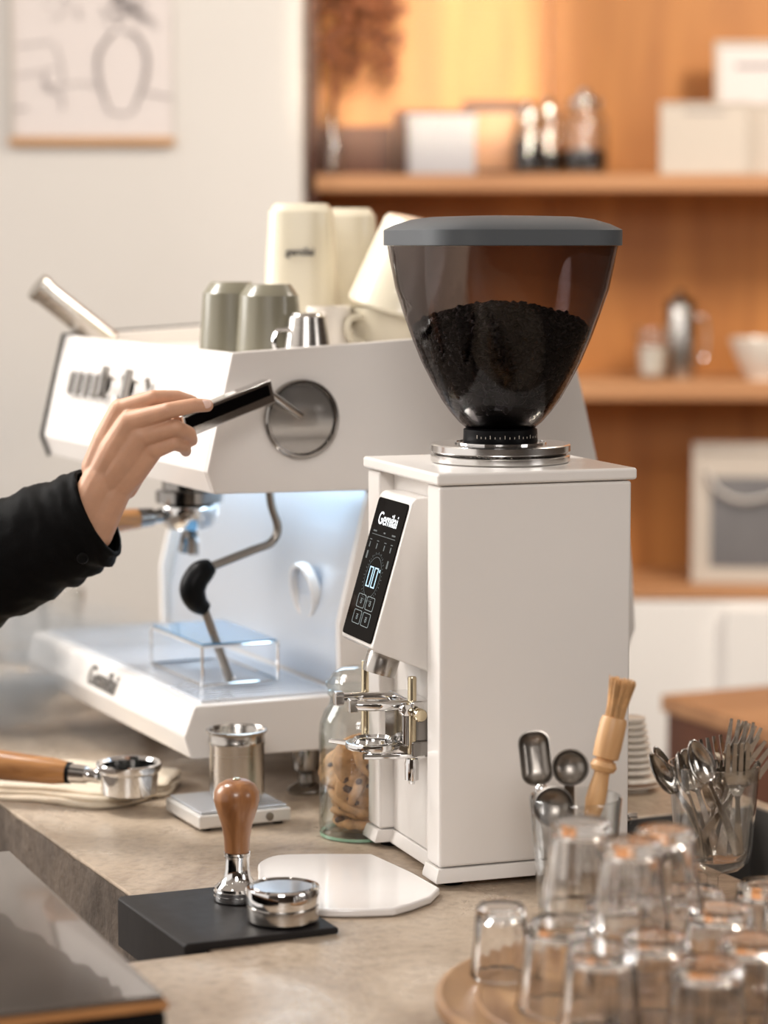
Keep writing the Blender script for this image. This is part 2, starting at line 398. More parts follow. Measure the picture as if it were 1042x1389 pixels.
# low white wall below the shelving
tag(MB().box(-0.165, 2.6, 5.28, 5.66, 0, 0.775).build('wall_lower', 'low_wall_paint', bevel=0.004), kind='structure')
tag(MB().box((985 - 521) / FPX * 5.3, 2.6, 5.245, 5.28, 0, 0.765).build('trim_1', 'low_wall_paint', bevel=0.003), kind='structure')

# counter : L-shaped block with a sink cut-out (local frame of M0, u = across, w = away)
ctr = thing('counter', 'stone topped L-shaped counter with rough concrete front edge, carrying the coffee gear', 'counter', (M0.x, M0.y, 0), YAW)
top = MB().prism([(-0.337, -0.526), (-1.5, -0.526), (-1.5, -2.4), (0.452, -2.4), (0.452, 1.25), (-0.337, 1.25)], C - 0.035, C, 'z')
top = top.build('worktop', 'concrete', ctr)
cut = MB().box(0.232, 0.433, -0.608, -0.228, C - 0.5, C + 0.1).build('cutter', None)
cut.location = ctr.location; cut.rotation_euler = (0, 0, YAW)
bm_ = top.modifiers.new('b', 'BOOLEAN'); bm_.object = cut; bm_.operation = 'DIFFERENCE'; bm_.solver = 'EXACT'
bpy.context.view_layer.update(); bake(top); bpy.data.objects.remove(cut, do_unlink=True)
bv = top.modifiers.new('bevel', 'BEVEL'); bv.width = 0.003; bv.segments = 2; bv.limit_method = 'ANGLE'
# concrete fronts with chips along the arris
def rough_wall(a, b, z0, z1, th, nx, nz, parent, name):
    a = Vector((*a, 0)); b = Vector((*b, 0)); d = (b - a); L = d.length; d.normalize(); nrm = Vector((d.y, -d.x, 0))
    m = MB(); vs = []; fs = []
    for j in range(nz + 1):
        for i in range(nx + 1):
            p = a + d * (L * i / nx); z = z0 + (z1 - z0) * j / nz
            q = (noise.noise((p.x * 70, p.y * 70, z * 45)) * 0.0022 + noise.noise((p.x * 12, p.y * 12, z * 6)) * 0.003)
            vs.append(tuple(p + nrm * (0.003 + q) + Vector((0, 0, z))))
    for j in range(nz):
        for i in range(nx):
            k = j * (nx + 1) + i; fs.append((k, k + 1, k + nx + 2, k + nx + 1))
    m.add(vs, fs)
    c = a - nrm * 0.0; e = b
    o2 = m.build(name, 'concrete_edge', parent)
    return o2
rough_wall((-0.337, 1.25), (-0.337, -0.526), 0.0, C - 0.001, 0.02, 260, 60, ctr, 'front_face')
MB().box(-0.335, 0.44, -0.6, 1.24, 0.0, C - 0.30).build('base_block', 'concrete_edge', ctr)
MB().box(-1.49, 0.44, -2.39, -0.54, 0.0, C - 0.20).build('base_block', 'concrete_edge', ctr)
MB().box(-0.335, -0.30, -0.6, 1.24, C - 0.30, C - 0.035).build('front_panel', 'concrete_edge', ctr)
MB().box(-1.49, -0.33, -0.57, -0.53, C - 0.20, C - 0.035).build('front_panel', 'concrete_edge', ctr)
MB().box(0.440, 0.450, -2.39, 1.24, 0, C - 0.035).build('back_panel', 'concrete_edge', ctr)
# sink basin
snk = thing('sink', 'dark grey undermount sink basin set into the counter behind the cutlery glass', 'sink', (M0.x, M0.y, 0), YAW)
m = MB(); X0, X1, Y0, Y1 = 0.236, 0.427, -0.602, -0.234; ZB = C - 0.19
m.box(X0 - .006, X0, Y0, Y1, ZB, C - 0.0015); m.box(X1, X1 + .006, Y0, Y1, ZB, C - 0.0015)
m.box(X0 - .006, X1 + .006, Y1, Y1 + .006, ZB, C - 0.0015); m.box(X0 - .006, X1 + .006, Y0 - .006, Y0, ZB, C - 0.0015)
m.box(X0 - .006, X1 + .006, Y0 - .006, Y1 + .006, ZB - .006, ZB)
m.build('basin', 'sink', snk)
MB().lathe([(0.001, 0), (0.03, 0), (0.03, 0.003), (0.022, 0.004), (0.02, 0.002), (0.001, 0.002)], 24).build('drain', 'chrome', snk, loc=(0.33, -0.42, ZB))
# tap lever beside the sink (only its tip shows past the grinder)
tp = atz(856, 1109, C + 0.006)
tap = thing('sink_tap_lever', 'small chrome peg on the counter just right of the white grinder', 'tap', (tp.x - 0.005, tp.y, C))
MB().lathe([(0.001, 0), (0.006, 0), (0.006, 0.004), (0.0035, 0.006), (0.0035, 0.011), (0.001, 0.012)], 16).build('base', 'chrome', tap)
MB().tube([(0, 0, 0.008), (0.012, -0.002, 0.009)], 0.0028, 10).build('peg', 'chrome', tap)

# ------------------------------------------------------------------ shelving
SD = 5.30                                     # front plane of the shelves
def sx(px, D=SD): return (px - 521) / FPX * D / 1.0
def sz(py, D=SD): return aty(521, py, D).z
shelf = thing('wall_shelving', 'tall orange-brown wooden wall shelving behind the grinder', 'shelf', (0, 0, 0))
x0s, x1s = -0.163, 2.2
for a, b in ((x0s, sx(742, 5.62)), (sx(742, 5.62) + 0.002, 1.28), (1.282, x1s)):
    MB().box(a, b, 5.62, 5.64, 0.78, 2.9).build('back_panel', 'shelf_back', shelf, bevel=0.001)
for py0, py1 in ((236, 259), (517, 543), (797, 812)):
    MB().box(x0s, x1s, SD, 5.618, sz(py1), sz(py0)).build('shelf_board', 'shelf_board', shelf, bevel=0.003)
MB().box(x0s, x1s, SD, 5.618, 2.35, 2.375).build('shelf_board', 'shelf_board', shelf, bevel=0.003)
MB().box(x0s, x0s + 0.02, SD, 5.618, sz(795), 2.9).build('side_panel', 'dark_wood', shelf, bevel=0.002)
Z1, Z2, Z3 = sz(236), sz(517), sz(797)

def open_box(name, label, px0, px1, pytop, D0, dep, z, matn, group=None):
    a = sx(px0, D0); b = sx(px1, D0); h = aty(521, pytop, D0).z - z
    t = thing(name, label, 'box', ((a + b) / 2, D0 + dep / 2, z), 0, group)
    hw = (b - a) / 2; hd = dep / 2; k = 0.008
    MB().box(-hw, hw, -hd, -hd + k, 0, h).box(-hw, hw, hd - k, hd, 0, h).box(-hw, -hw + k, -hd + k, hd - k, 0, h).box(hw - k, hw, -hd + k, hd - k, 0, h).build('side_wall', matn, t, bevel=0.001)
    MB().box(-hw + k, hw - k, -hd + k, hd - k, 0, 0.008).build('bottom', matn, t)
    return t
open_box('wooden_crate', 'low dark brown wooden box at the left end of the top shelf', 425, 533, 171, 5.40, 0.16, Z1, 'dark_wood')
open_box('wooden_crate', 'taller dark brown wooden box behind the pale grey box on the top shelf', 536, 640, 150, 5.43, 0.16, Z1, 'dark_wood')
bd = MB().box(-0.075, 0.075, -0.006, 0.006, 0, 0.166).build('wooden_board', 'dark_wood', loc=(sx(672, 5.55), 5.55, Z1), bevel=0.003)
MB().box(-0.062, 0.062, -0.009, -0.006, 0.015, 0.14).build('face_panel', 'shelf_board', bd, bevel=0.002)
tag(bd, 'wooden panel with dark rim leaning behind the coffee jars on the top shelf', 'board')
bx = thing('storage_box', 'pale grey upright box on the top shelf', 'box', ((sx(553, 5.33) + sx(643, 5.33)) / 2, 5.36, Z1), R(4))
MB().box(-0.07, 0.07, -0.03, 0.03, 0, 0.108).build('box_body', 'box_blue', bx, bevel=0.002)
MB().box(-0.072, 0.072, -0.032, 0.032, 0.1085, 0.124).build('box_lid', 'box_blue', bx, bevel=0.002)

def jar_profile(r, h, neck, t=0.002):
    o = [(0.001, 0), (r * 0.92, 0), (r, 0.006), (r, h * 0.72), (r * 0.96, h * 0.8), (neck, h * 0.9), (neck, h)]
    i = [(a - t, b) for a, b in reversed(o[3:])] + [(r - t, 0.009), (r * 0.9 - t, 0.006), (0.001, 0.006)]
    return o + i
def coffee_jar(px, D, r, h, label, fill, metal=False):
    t = thing('coffee_jar', label, 'jar', (sx(px, D), D, Z1), 0)
    MB().lathe(jar_profile(r, h, r * 0.72), 24, cap=False).build('jar_body', 'glass', t)
    MB().lathe([(0.001, 0.007), (r - 0.004, 0.007), (r - 0.004, h * fill), (0.001, h * fill + 0.008)], 20).build('ground_coffee', 'bean', t)
    MB().lathe([(0.001, h), (r * 0.76, h), (r * 0.78, h + 0.004), (r * 0.78, h + 0.014), (r * 0.4, h + 0.018), (0.012, h + 0.02), (0.014, h + 0.034), (0.001, h + 0.038)], 24).build('lid', 'chrome', t)
    return t
coffee_jar(716, 5.36, 0.034, 0.115, 'smaller clear jar of dark coffee on the top shelf', 0.62)
coffee_jar(742, 5.42, 0.030, 0.125, 'slim clear jar of dark coffee wedged between two others on the top shelf', 0.4)
coffee_jar(790, 5.38, 0.050, 0.145, 'largest clear jar with chrome lid, rightmost coffee jar on the top shelf', 0.35)

# dried flowers in a glass bottle
vz = thing('bottle_vase', 'clear bottle vase with glints at the left end of the top shelf', 'vase', (sx(450, 5.36), 5.36, Z1))
MB().lathe([(0.001, 0), (0.02, 0), (0.024, 0.006), (0.024, 0.055), (0.012, 0.085), (0.010, 0.14), (0.014, 0.150), (0.012, 0.150), (0.008, 0.14), (0.010, 0.085), (0.022, 0.055), (0.022, 0.008), (0.001, 0.007)], 20, cap=False).build('bottle', 'glass', vz)
for zz in (0.03, 0.075, 0.118):
    MB().lathe([(0.0245 if zz < 0.06 else 0.0155, zz - 0.004), (0.027 if zz < 0.06 else 0.019, zz), (0.0245 if zz < 0.06 else 0.0155, zz + 0.004)], 20, cap=False, closed=True).build('ring', 'chrome', vz)  # chrome rings stand in for the glints on the bottle
dp = thing('dried_flowers', 'bunch of rust brown dried flowers standing in the bottle vase', 'dried flowers', (sx(450, 5.36), 5.36, Z1 + 0.02))
m = MB(); hd = MB()
for i in range(16):
    a = random.uniform(0, 2 * pi); sp = random.uniform(0.02, 0.10)
    e = Vector((cos(a) * sp + 0.045, sin(a) * sp * 0.5, random.uniform(0.22, 0.42)))
    pts = smooth_path([(0, 0, 0), (e.x * 0.06, e.y * 0.06, 0.135), (e.x * 0.45, e.y * 0.5, e.z * 0.65), e], 3)
    m.tube(pts, 0.0012, 5)
    for k in range(16):
        c = e + Vector((random.gauss(0, 0.018), random.gauss(0, 0.012), random.gauss(-0.01, 0.022)))
        hd.sphere(c, random.uniform(0.007, 0.013), 6, 4); m.tube([e - Vector((0, 0, 0.03)), c], 0.0006, 4)
m.build('stem', 'dry_plant', dp); tag(hd.build('flower_heads', 'dry_plant', dp), kind='stuff')

def frame(name, label, px0, px1, py0, py1, D, z, rim, rim_mat, inner_mat, yaw=0, lean=8, cat='picture frame', wide=None, art=None, inner_margin=0.0):
    a = sx(px0, D); b = sx(px1, D) if wide is None else a + wide
    h = (aty(521, py0, D).z - z) / cos(R(lean))
    t = thing(name, label, cat, ((a + b) / 2, D, z), rot=(R(-lean), 0, R(yaw)))
    hw = (b - a) / 2
    mm = MB()
    mm.box(-hw, hw, -0.006, 0.006, 0, rim).box(-hw, hw, -0.006, 0.006, h - rim, h).box(-hw, -hw + rim, -0.006, 0.006, rim, h - rim).box(hw - rim, hw, -0.006, 0.006, rim, h - rim)
    mm.build('frame', rim_mat, t, bevel=0.0015)
    MB().box(-hw + rim, hw - rim, -0.001, 0.005, rim, h - rim).build('print', inner_mat, t)
    return t, hw, h
# white cards on the top shelf
t, hw, h = frame('white_card_frame', 'white framed card standing on the top shelf right of the coffee jars', 892, 1013, 138, 243, 5.33, Z1, 0.006, 'card_white', 'card_white', -4)
text('NOTES', 'lettering', 'ink', 0.014, T(0, -0.0018, h * 0.84) @ Matrix.Rotation(pi / 2, 4, 'X'), t) if False else None
MB().box(-hw * 0.45, hw * 0.45, -0.0022, -0.001, h * 0.84, h * 0.87).build('printed_line', 'ink', t)
frame('white_card_frame', 'cream card frame at the right edge of the top shelf, beside the white card', 1012, 1130, 140, 243, 5.37, Z1, 0.006, 'card_white', 'card_white', 3)
t, hw, h = frame('picture_frame', 'taller pale frame standing behind the white cards on the top shelf', 966, 1110, 54, 243, 5.46, Z1, 0.012, 'card_white', 'paper', 0)
MB().box(-hw * 0.6, hw * 0.5, -0.0022, -0.001, h * 0.80, h * 0.83).build('printed_line', 'ink', t)
# middle shelf
t = thing('glass_tumbler', 'wide ribbed glass on the middle shelf, left of the metal canister', 'glass', (sx(884, 5.36), 5.36, Z2))
MB().lathe([(0.001, 0), (0.030, 0), (0.037, 0.105), (0.038, 0.110), (0.036, 0.110), (0.028, 0.010), (0.001, 0.009)], 24, cap=False, rfun=lambda a, z: 1 + 0.02 * cos(a * 12)).build('glass_body', 'glass', t)
MB().lathe([(0.001, 0.012), (0.026, 0.012), (0.031, 0.07), (0.001, 0.07)], 20).build('milk', 'cup_white', t)
t = thing('canister', 'tall metal canister with dark lid on the middle shelf', 'canister', (sx(922, 5.42), 5.42, Z2))
MB().lathe([(0.001, 0), (0.033, 0), (0.034, 0.004), (0.034, 0.15), (0.032, 0.155), (0.001, 0.155)], 28).build('canister_body', 'steel', t)
MB().lathe([(0.001, 0.155), (0.034, 0.155), (0.035, 0.166), (0.02, 0.172), (0.008, 0.175), (0.010, 0.188), (0.001, 0.192)], 28).build('lid', 'dark_chrome', t)
MB().tube(smooth_path([(0.030, 0, 0.13), (0.055, 0, 0.125), (0.055, 0, 0.05), (0.032, 0, 0.04)]), 0.004, 8).build('handle', 'chrome', t)
t = thing('bowl', 'white footed bowl at the right end of the middle shelf', 'bowl', (sx(1035, 5.38), 5.38, Z2))
MB().lathe([(0.001, 0), (0.035, 0), (0.036, 0.008), (0.045, 0.018), (0.062, 0.055), (0.072, 0.082), (0.073, 0.088), (0.070, 0.088), (0.058, 0.055), (0.040, 0.022), (0.001, 0.018)], 32, cap=False).build('bowl_body', 'cup_white', t)
# framed print on bottom shelf, its reflection modelled as a white curve
t, hw, h = frame('picture_frame', 'large leaning frame with dark print crossed by a painted white reflection, on the bottom shelf', 942, 1150, 603, 795, 5.36, Z3, 0.022, 'card_white', 'card_white', -7, 9)
MB().box(-hw + 0.040, hw - 0.04, -0.003, -0.0012, 0.035, h - 0.075).build('dark_print', 'photo_dark', t)
arcp = [(-hw + 0.03, -0.005, h * 0.80), (-hw + 0.055, -0.005, h * 0.66), (-hw + 0.10, -0.005, h * 0.585), (-hw + 0.15, -0.005, h * 0.60), (-hw + 0.2, -0.005, h * 0.66), (-hw + 0.27, -0.005, h * 0.72)]
MB().tube(smooth_path(arcp), [0.016 + 0.008 * sin(i / 30 * pi) for i in range(31)], 10, flat=0.25).build('reflection_curve', 'reflection_white', t)
# wooden low table behind the counter
tc0 = atz(896, 942, 0.745)
tt = thing('side_table', 'low orange wooden cabinet standing behind the counter on the right', 'table', (tc0.x, tc0.y, 0), YAW)
MB().box(0, 0.9, -1.1, 0, 0.715, 0.745).build('table_top', 'table_wood', tt, bevel=0.004)
MB().box(0.008, 0.89, -1.09, -0.01, 0.08, 0.7145).build('cabinet_body', 'dark_wood', tt, bevel=0.002)
MB().box(0.03, 0.87, -1.07, -0.03, 0, 0.0795).build('plinth', 'dark_wood', tt)

# ------------------------------------------------------------------ framed drawing on the left wall
D = WL - 0.02
ax0, ax1 = aty(12, 190, D).x, aty(236, 190, D).x; zb = aty(12, 197, D).z
pic = thing('framed_drawing', 'framed pencil drawing of a vase of flowers hanging on the left white wall', 'picture', (ax0, WL - 0.001, zb), 0)
Wd = ax1 - ax0; Hh = 0.48
MB().box(0, Wd, -0.018, -0.004, 0, 0.017).build('frame_rail', 'frame_wood', pic, bevel=0.001)
MB().box(0, Wd, -0.018, -0.004, Hh, Hh + 0.017).build('frame_rail', 'frame_wood', pic, bevel=0.001)
MB().box(0.0, 0.010, -0.018, -0.004, 0.018, Hh - 0.001).build('frame_stile', 'frame_grey', pic, bevel=0.001)
MB().box(0.01, Wd - 0.004, -0.010, -0.004, 0.018, Hh - 0.001).build('paper_sheet', 'paper', pic)
dr = MB()
def stroke(pts, r): dr.tube(smooth_path([(a, -0.0115, b) for a, b in pts], 5), r, 6, flat=0.3)
q = lambda px, py: (aty(px, py, D).x - ax0, aty(px, py, D).z - zb)
for s_ in (0, 3):
    stroke([q(152 + s_, 42), q(132 + s_, 72), q(133 + s_, 110), q(148, 150)], 0.004)
    stroke([q(183 - s_, 42), q(200 - s_, 72), q(197 - s_, 110), q(180, 150)], 0.004)
stroke([q(148, 151), q(165, 154), q(180, 151)], 0.004)
stroke([q(22, 62), q(70, 56)], 0.003); stroke([q(22, 102), q(60, 96), q(75, 92)], 0.003)
stroke([q(80, 118), q(110, 112), q(130, 118)], 0.0025); stroke([q(198, 125), q(232, 132)], 0.004)
stroke([q(60, 100), q(62, 120), q(82, 128), q(84, 148)], 0.004); stroke([q(75, 60), q(85, 100), q(78, 120)], 0.0025)
stroke([q(20, 148), q(36, 146)], 0.005); stroke([q(60, 112), q(70, 118)], 0.007)
for i in range(46):
    cx, cy = random.gauss(172, 16), random.gauss(10, 14)
    stroke([q(cx, cy), q(cx + random.uniform(-9, 9), cy + random.uniform(-8, 8)), q(cx + random.uniform(-12, 12), cy + random.uniform(-8, 10))], 0.0028)
for i in range(14):
    cx, cy = random.gauss(95, 10), random.gauss(5, 12)
    stroke([q(cx, cy), q(cx + random.uniform(-9, 9), cy + random.uniform(-8, 8))], 0.0028)
dr.build('drawing', 'ink', pic)

# ================================================================== GRINDER
G0 = Vector((0.054, 2.408, C)); GY = R(19.5)
gr = thing('coffee_grinder', 'tall white boxy coffee grinder with touch screen, grey lidded hopper on top', 'coffee grinder', G0, GY)
GD, GW = 0.204, 0.213          # depth (local x), width (local y)
FT = 0.006
for x in (0.02, GD - 0.02):
    for y in (0.02, GW - 0.02):
        MB().lathe([(0.001, 0), (0.012, 0), (0.013, 0.003), (0.013, FT + 0.001), (0.001, FT + 0.001)], 16).build('foot', 'black', gr, loc=(x, y, 0))
def side_panel(y0, y1):
    MB().box(0, GD, y0, y1, 0.0205, 0.3965).build('side_panel', 'white_metal', gr, bevel=0.0035, seg=4)
side_panel(0, 0.036); side_panel(GW - 0.036, GW)
MB().box(0.016, GD - 0.003, 0.0362, GW - 0.0362, 0.0205, 0.3965).build('core_panel', 'white_metal', gr, bevel=0.001)
base = MB()
b_out = [(0, 0), (GD, 0), (GD, GW), (0, GW), (0, GW - 0.036), (0.016, GW - 0.036), (0.016, 0.036), (0, 0.036)]
def flare(poly, d):
    out = []
    cx, cy = 0.1, GW / 2
    for x, y in poly:
        out.append((x + (d if x > cx else -d), y + (d if y > cy + 0.07 * 0 and (y == GW) else (-d if y == 0 else 0))))
    return out
r0 = [(x, y, FT) for x, y in flare(b_out, 0.0045)]; r1 = [(x, y, 0.009) for x, y in flare(b_out, 0.0045)]; r2 = [(x, y, 0.0195) for x, y in flare(b_out, 0.0012)]
base.loft([r0, r1, r2]); base.build('base_skirt', 'white_metal', gr, bevel=0.0008)
MB().prism([(-0.004, -0.004), (GD + 0.004, -0.004), (GD + 0.004, GW + 0.004), (-0.004, GW + 0.004)], 0.3975, 0.4095, 'z').build('top_cap', 'white_metal', gr, bevel=0.003, seg=4)
# control head
hd_side = [(0.0165, 0.380), (-0.004, 0.380), (-0.0085, 0.3765), (-0.0505, 0.2335), (-0.048, 0.2300), (0.0165, 0.2035)]
MB().prism(hd_side, 0.054, 0.150).build('control_head', 'white_metal', gr, bevel=0.0025, seg=3)
A = Vector((-0.0085, 0, 0.3765)); Bv = Vector((-0.0505, 0, 0.2335)); dn = (A - Bv).normalized(); nr = Vector((-dn.z, 0, dn.x))
# screen frame: local x -> -y of the grinder (reading direction), local y -> up the slope
SM = Matrix(((0, dn.x, nr.x, 0), (-1, 0, 0, 0), (0, dn.z, nr.z, 0), (0, 0, 0, 1)))
mid = (A + Bv) / 2 + Vector((0, 0.102, 0)) + nr * 0.0002
SM = Matrix.Translation(mid) @ SM
scw, sch = 0.0435, 0.0715
scr = MB().prism(rrect(-scw, scw, -sch, sch, 0.004), 0, 0.0012, 'z').build('touch_screen', 'black_gloss', gr); scr.matrix_local = SM
def scr_part(mb, name, mat, z=0.0013):
    o = mb.build(name, mat, scr); o.location = (0, 0, z); return o
text('Gemilai', 'logo_lettering', 'scr_white', 0.0185, T(0, 0.0505, 0.0014), scr, 0.0001, 0.0001)
m = MB(); m.box(-0.034, 0.034, 0.0335, 0.0341, 0, .0002)
for i, (x, wd) in enumerate(((-0.028, .010), (0, .005), (0.027, .010))): m.box(x - wd / 2, x + wd / 2, 0.0365, 0.0380, 0, .0002)
for x in (-0.033, -0.012, 0.010, 0.029):
    m.box(x - .0012, x + .0012, 0.020, 0.0255, 0, .0002); m.box(x - .003, x + .003, 0.0275, 0.0284, 0, .0002)
for x, y in ((-0.033, 0.012), (0.031, 0.008)): m.box(x - .002, x + .002, y - .004, y + .004, 0, .0002)
scr_part(m, 'status_icons', 'scr_dim')
m = MB()
for k in range(40):
    a = 2 * pi * k / 40
    m.box(0.0235, 0.0248 if k % 2 else 0.0262, -.0003, .0003, 0, .0002, T(0, -0.0085, 0) @ Matrix.Rotation(a, 4, 'Z'))
ring = [(0.0205, 0), (0.0210, 0), (0.0210, 0.0002), (0.0205, 0.0002)]
m.lathe(ring, 48, T(0, -0.0085, 0), closed=True)
scr_part(m, 'dial_ring', 'scr_dim')
def seg7(m, cx, cy, hw, hh, t):
    for a, b, c, d in ((-hw, hw, hh - t, hh), (-hw, hw, -hh, -hh + t), (-hw, -hw + t * 1.3, -hh, hh), (hw - t * 1.3, hw, -hh, hh)):
        m.box(cx + a, cx + b, cy + c, cy + d, 0, .0002)
for cx in (-0.0085, 0.006):
    m = MB(); seg7(m, cx, -0.0085, 0.0055, 0.0105, 0.0013); scr_part(m, 'digit', 'scr_cyan')
m = MB(); m.box(0.0145, 0.0165, -0.002, 0.001, 0, .0002); scr_part(m, 'unit_mark', 'scr_cyan')
for iy in (0, 1):
    for ix in (0, 1):
        cx, cy = -0.0135 + ix * 0.0265, -0.0345 - iy * 0.0165 + 0.0
        m = MB()
        o_ = rrect(cx - .0112, cx + .0112, cy - .0070, cy + .0070, .0022); i_ = rrect(cx - .0106, cx + .0106, cy - .0065, cy + .0065, .0018)
        m.loft([[(x, y, 0) for x, y in o_], [(x, y, .0002) for x, y in o_], [(x, y, .0002) for x, y in i_], [(x, y, 0) for x, y in i_]], closed=True)
        m.lathe([(0.0016, 0), (0.0021, 0), (0.0021, .0002), (0.0016, .0002)], 12, T(cx, cy - .0006, 0), closed=True)
        m.box(cx - .0025, cx + .0025, cy + .0022, cy + .0027, 0, .0002)
        scr_part(m, 'button_outline', 'scr_mid')
# spout
sp0 = Vector((-0.020, 0.102, 0.222)); sdir = Vector((-0.045, 0, -0.143)).normalized()
MB().lathe([(0.0150, -0.005), (0.0170, 0), (0.0172, 0.020), (0.0165, 0.024), (0.0150, 0.024), (0.0148, 0.003), (0.001, 0.002)], 28, align(sp0, sp0 + sdir), cap=False).build('spout', 'steel', gr)
# fork assembly
fk = MB()
fk.box(-0.012, 0.0155, 0.070, 0.128, 0.128, 0.172)
fk.build('fork_bracket', 'dark_chrome', gr, bevel=0.004, seg=3)
# upper arms : curved yoke
def yoke(sgn):
    return smooth_path([(0.008, 0.099 + sgn * 0.022, 0.170), (-0.016, 0.099 + sgn * 0.024, 0.171), (-0.040, 0.099 + sgn * 0.027, 0.172), (-0.060, 0.099 + sgn * 0.022, 0.173)], 5)
for s_ in (-1, 1):
    MB().tube(yoke(s_), 0.0048, 12, flat=1.1).build('fork_arm', 'chrome', gr)
    MB().box(-0.068, -0.058, 0.099 + s_ * 0.022 - 0.0045, 0.099 + s_ * 0.022 + 0.0045, 0.166, 0.180).build('fork_tip', 'chrome', gr, bevel=0.0015)
MB().box(-0.006, 0.0158, 0.062, 0.134, 0.160, 0.176).build('fork_crosspiece', 'chrome', gr, bevel=0.003, seg=3)
MB().lathe([(0.001, 0), (0.0062, 0), (0.0065, 0.002), (0.0065, 0.009), (0.0055, 0.011), (0.001, 0.0112)], 24, T(-0.001, 0.058, 0.164) @ Matrix.Rotation(pi / 2, 4, 'X') , rfun=lambda a, z: 1 + 0.03 * cos(24 * a)).build('knob', 'brass', gr)
MB().lathe([(0.001, 0), (0.0068, 0), (0.0072, 0.004), (0.0055, 0.007), (0.001, 0.0075)], 24, T(-0.012, 0.066, 0.168) @ Matrix.Rotation(pi / 2, 4, 'X')).build('bolt_head', 'chrome', gr)
# rods
MB().lathe([(0.001, 0), (0.0040, 0), (0.0040, 0.088), (0.0036, 0.0895), (0.001, 0.09)], 16, T(-0.030, 0.135, 0.118)).build('rod', 'brass', gr)
MB().lathe([(0.001, 0), (0.0045, 0), (0.0045, 0.086), (0.0040, 0.0875), (0.001, 0.088)], 16, T(-0.002, 0.072, 0.112)).build('rod', 'brass', gr)
# lower ring plate
pl = MB()
pl.lathe([(0.018, 0.1175), (0.034, 0.1165), (0.035, 0.1195), (0.034, 0.1225), (0.028, 0.1235), (0.020, 0.1215)], 40, T(-0.034, 0.100, 0.008) @ Matrix.Diagonal((0.8, 0.8, 1, 1)), closed=True)
pl.lathe([(0.022, 0.1235), (0.024, 0.1265), (0.026, 0.1235)], 40, T(-0.034, 0.100, 0.008) @ Matrix.Diagonal((0.8, 0.8, 1, 1)), closed=True)
pl.build('ring_plate', 'chrome', gr)
MB().tube([(-0.056, 0.112, 0.128), (-0.074, 0.120, 0.1305)], [0.004, 0.0032], 10, flat=0.7).build('plate_tab', 'chrome', gr)
MB().tube([(-0.052, 0.076, 0.121), (0.010, 0.070, 0.119)], 0.0045, 10, flat=0.7).build('plate_bar', 'chrome', gr)
MB().box(-0.004, 0.0155, 0.066, 0.124, 0.118, 0.1345).build('plate_mount', 'dark_chrome', gr, bevel=0.002)
MB().lathe([(0.001, 0.090), (0.003, 0.0905), (0.0035, 0.093), (0.0070, 0.095), (0.0072, 0.112), (0.0060, 0.1165), (0.001, 0.117)], 20, T(-0.002, 0.072, 0)).build('lock_nut', 'chrome', gr)
# adjustment rings on top
HC = (GD / 2 + 0.004, GW / 2, 0)
def gear(z0, z1, r, mat, name, teeth=0):
    rf = (lambda a, z: 1 + 0.006 * (1 if int(a / (2 * pi) * teeth * 2) % 2 else -1)) if teeth else None
    MB().lathe([(0.001, z0), (r - 0.0015, z0), (r, z0 + 0.0012), (r, z1 - 0.0012), (r - 0.0015, z1), (0.001, z1)], 240 if teeth else 96, T(*HC), rfun=rf).build(name, mat, gr)
gear(0.410, 0.4175, 0.0710, 'grooved', 'lower_collar')
gear(0.4177, 0.4197, 0.0670, 'dark_chrome', 'toothed_ring', 90)
gear(0.4199, 0.4285, 0.0715, 'grooved', 'adjustment_collar')
MB().lathe([(0.045, 0.4286), (0.047, 0.4286), (0.047, 0.4302), (0.045, 0.4302)], 64, T(*HC), closed=True).build('collar_ring', 'chrome', gr)
MB().lathe([(0.030, 0.4287), (0.0375, 0.4287), (0.0380, 0.4305), (0.0375, 0.4430), (0.0345, 0.4445), (0.030, 0.4445)], 64, T(*HC), closed=True).build('hopper_neck', 'black', gr)
mk = MB()
for k in range(24):
    a = R(-150 + k * 7.5)
    mk.box(0.0381, 0.0383, -0.0003, 0.0003, 0.435, 0.437 if k % 3 else 0.4385, T(*HC) @ Matrix.Rotation(a, 4, 'Z'))
mk.build('scale_marks', 'scr_white' if False else 'card_white', gr)
# hopper : squircle at the top, circle at the neck
def hop_ring(hw, z, e, seg=72, off=0.0):
    out = []
    for k in range(seg):
        a = 2 * pi * k / seg; c, s_ = cos(a), sin(a)
        rr = hw / ((abs(c) ** e + abs(s_) ** e) ** (1 / e))
        out.append((HC[0] + rr * c, HC[1] + rr * s_, z))
    return out
HP = [(0.4450, 0.0360, 2.0), (0.450, 0.0420, 2.0), (0.460, 0.0505, 2.05), (0.472, 0.0590, 2.1), (0.490, 0.0685, 2.2), (0.511, 0.0782, 2.35), (0.535, 0.0865, 2.55), (0.560, 0.0935, 2.8), (0.585, 0.0990, 3.2), (0.610, 0.1018, 3.6), (0.6278, 0.1033, 4.0)]
HS = 1.10
def hop_at(z, d=0.0):
    for i in range(len(HP) - 1):
        if HP[i][0] <= z <= HP[i + 1][0]:
            t = (z - HP[i][0]) / (HP[i + 1][0] - HP[i][0]); return (HP[i][1] * (1 - t) + HP[i + 1][1] * t) - d, HP[i][2] * (1 - t) + HP[i + 1][2] * t
    return HP[-1][1] - d, HP[-1][2]
def hsc(hw, z):  # widen towards the rim so the outline matches a rounded square seen at an angle
    return hw
outer = [hop_ring(hw, z, e) for z, hw, e in HP]
inner = [hop_ring(hw - 0.0028, z, e) for z, hw, e in reversed(HP)]
MB().loft(outer + inner, closed=True).build('hopper', 'hopper_glass', gr, angle=60)
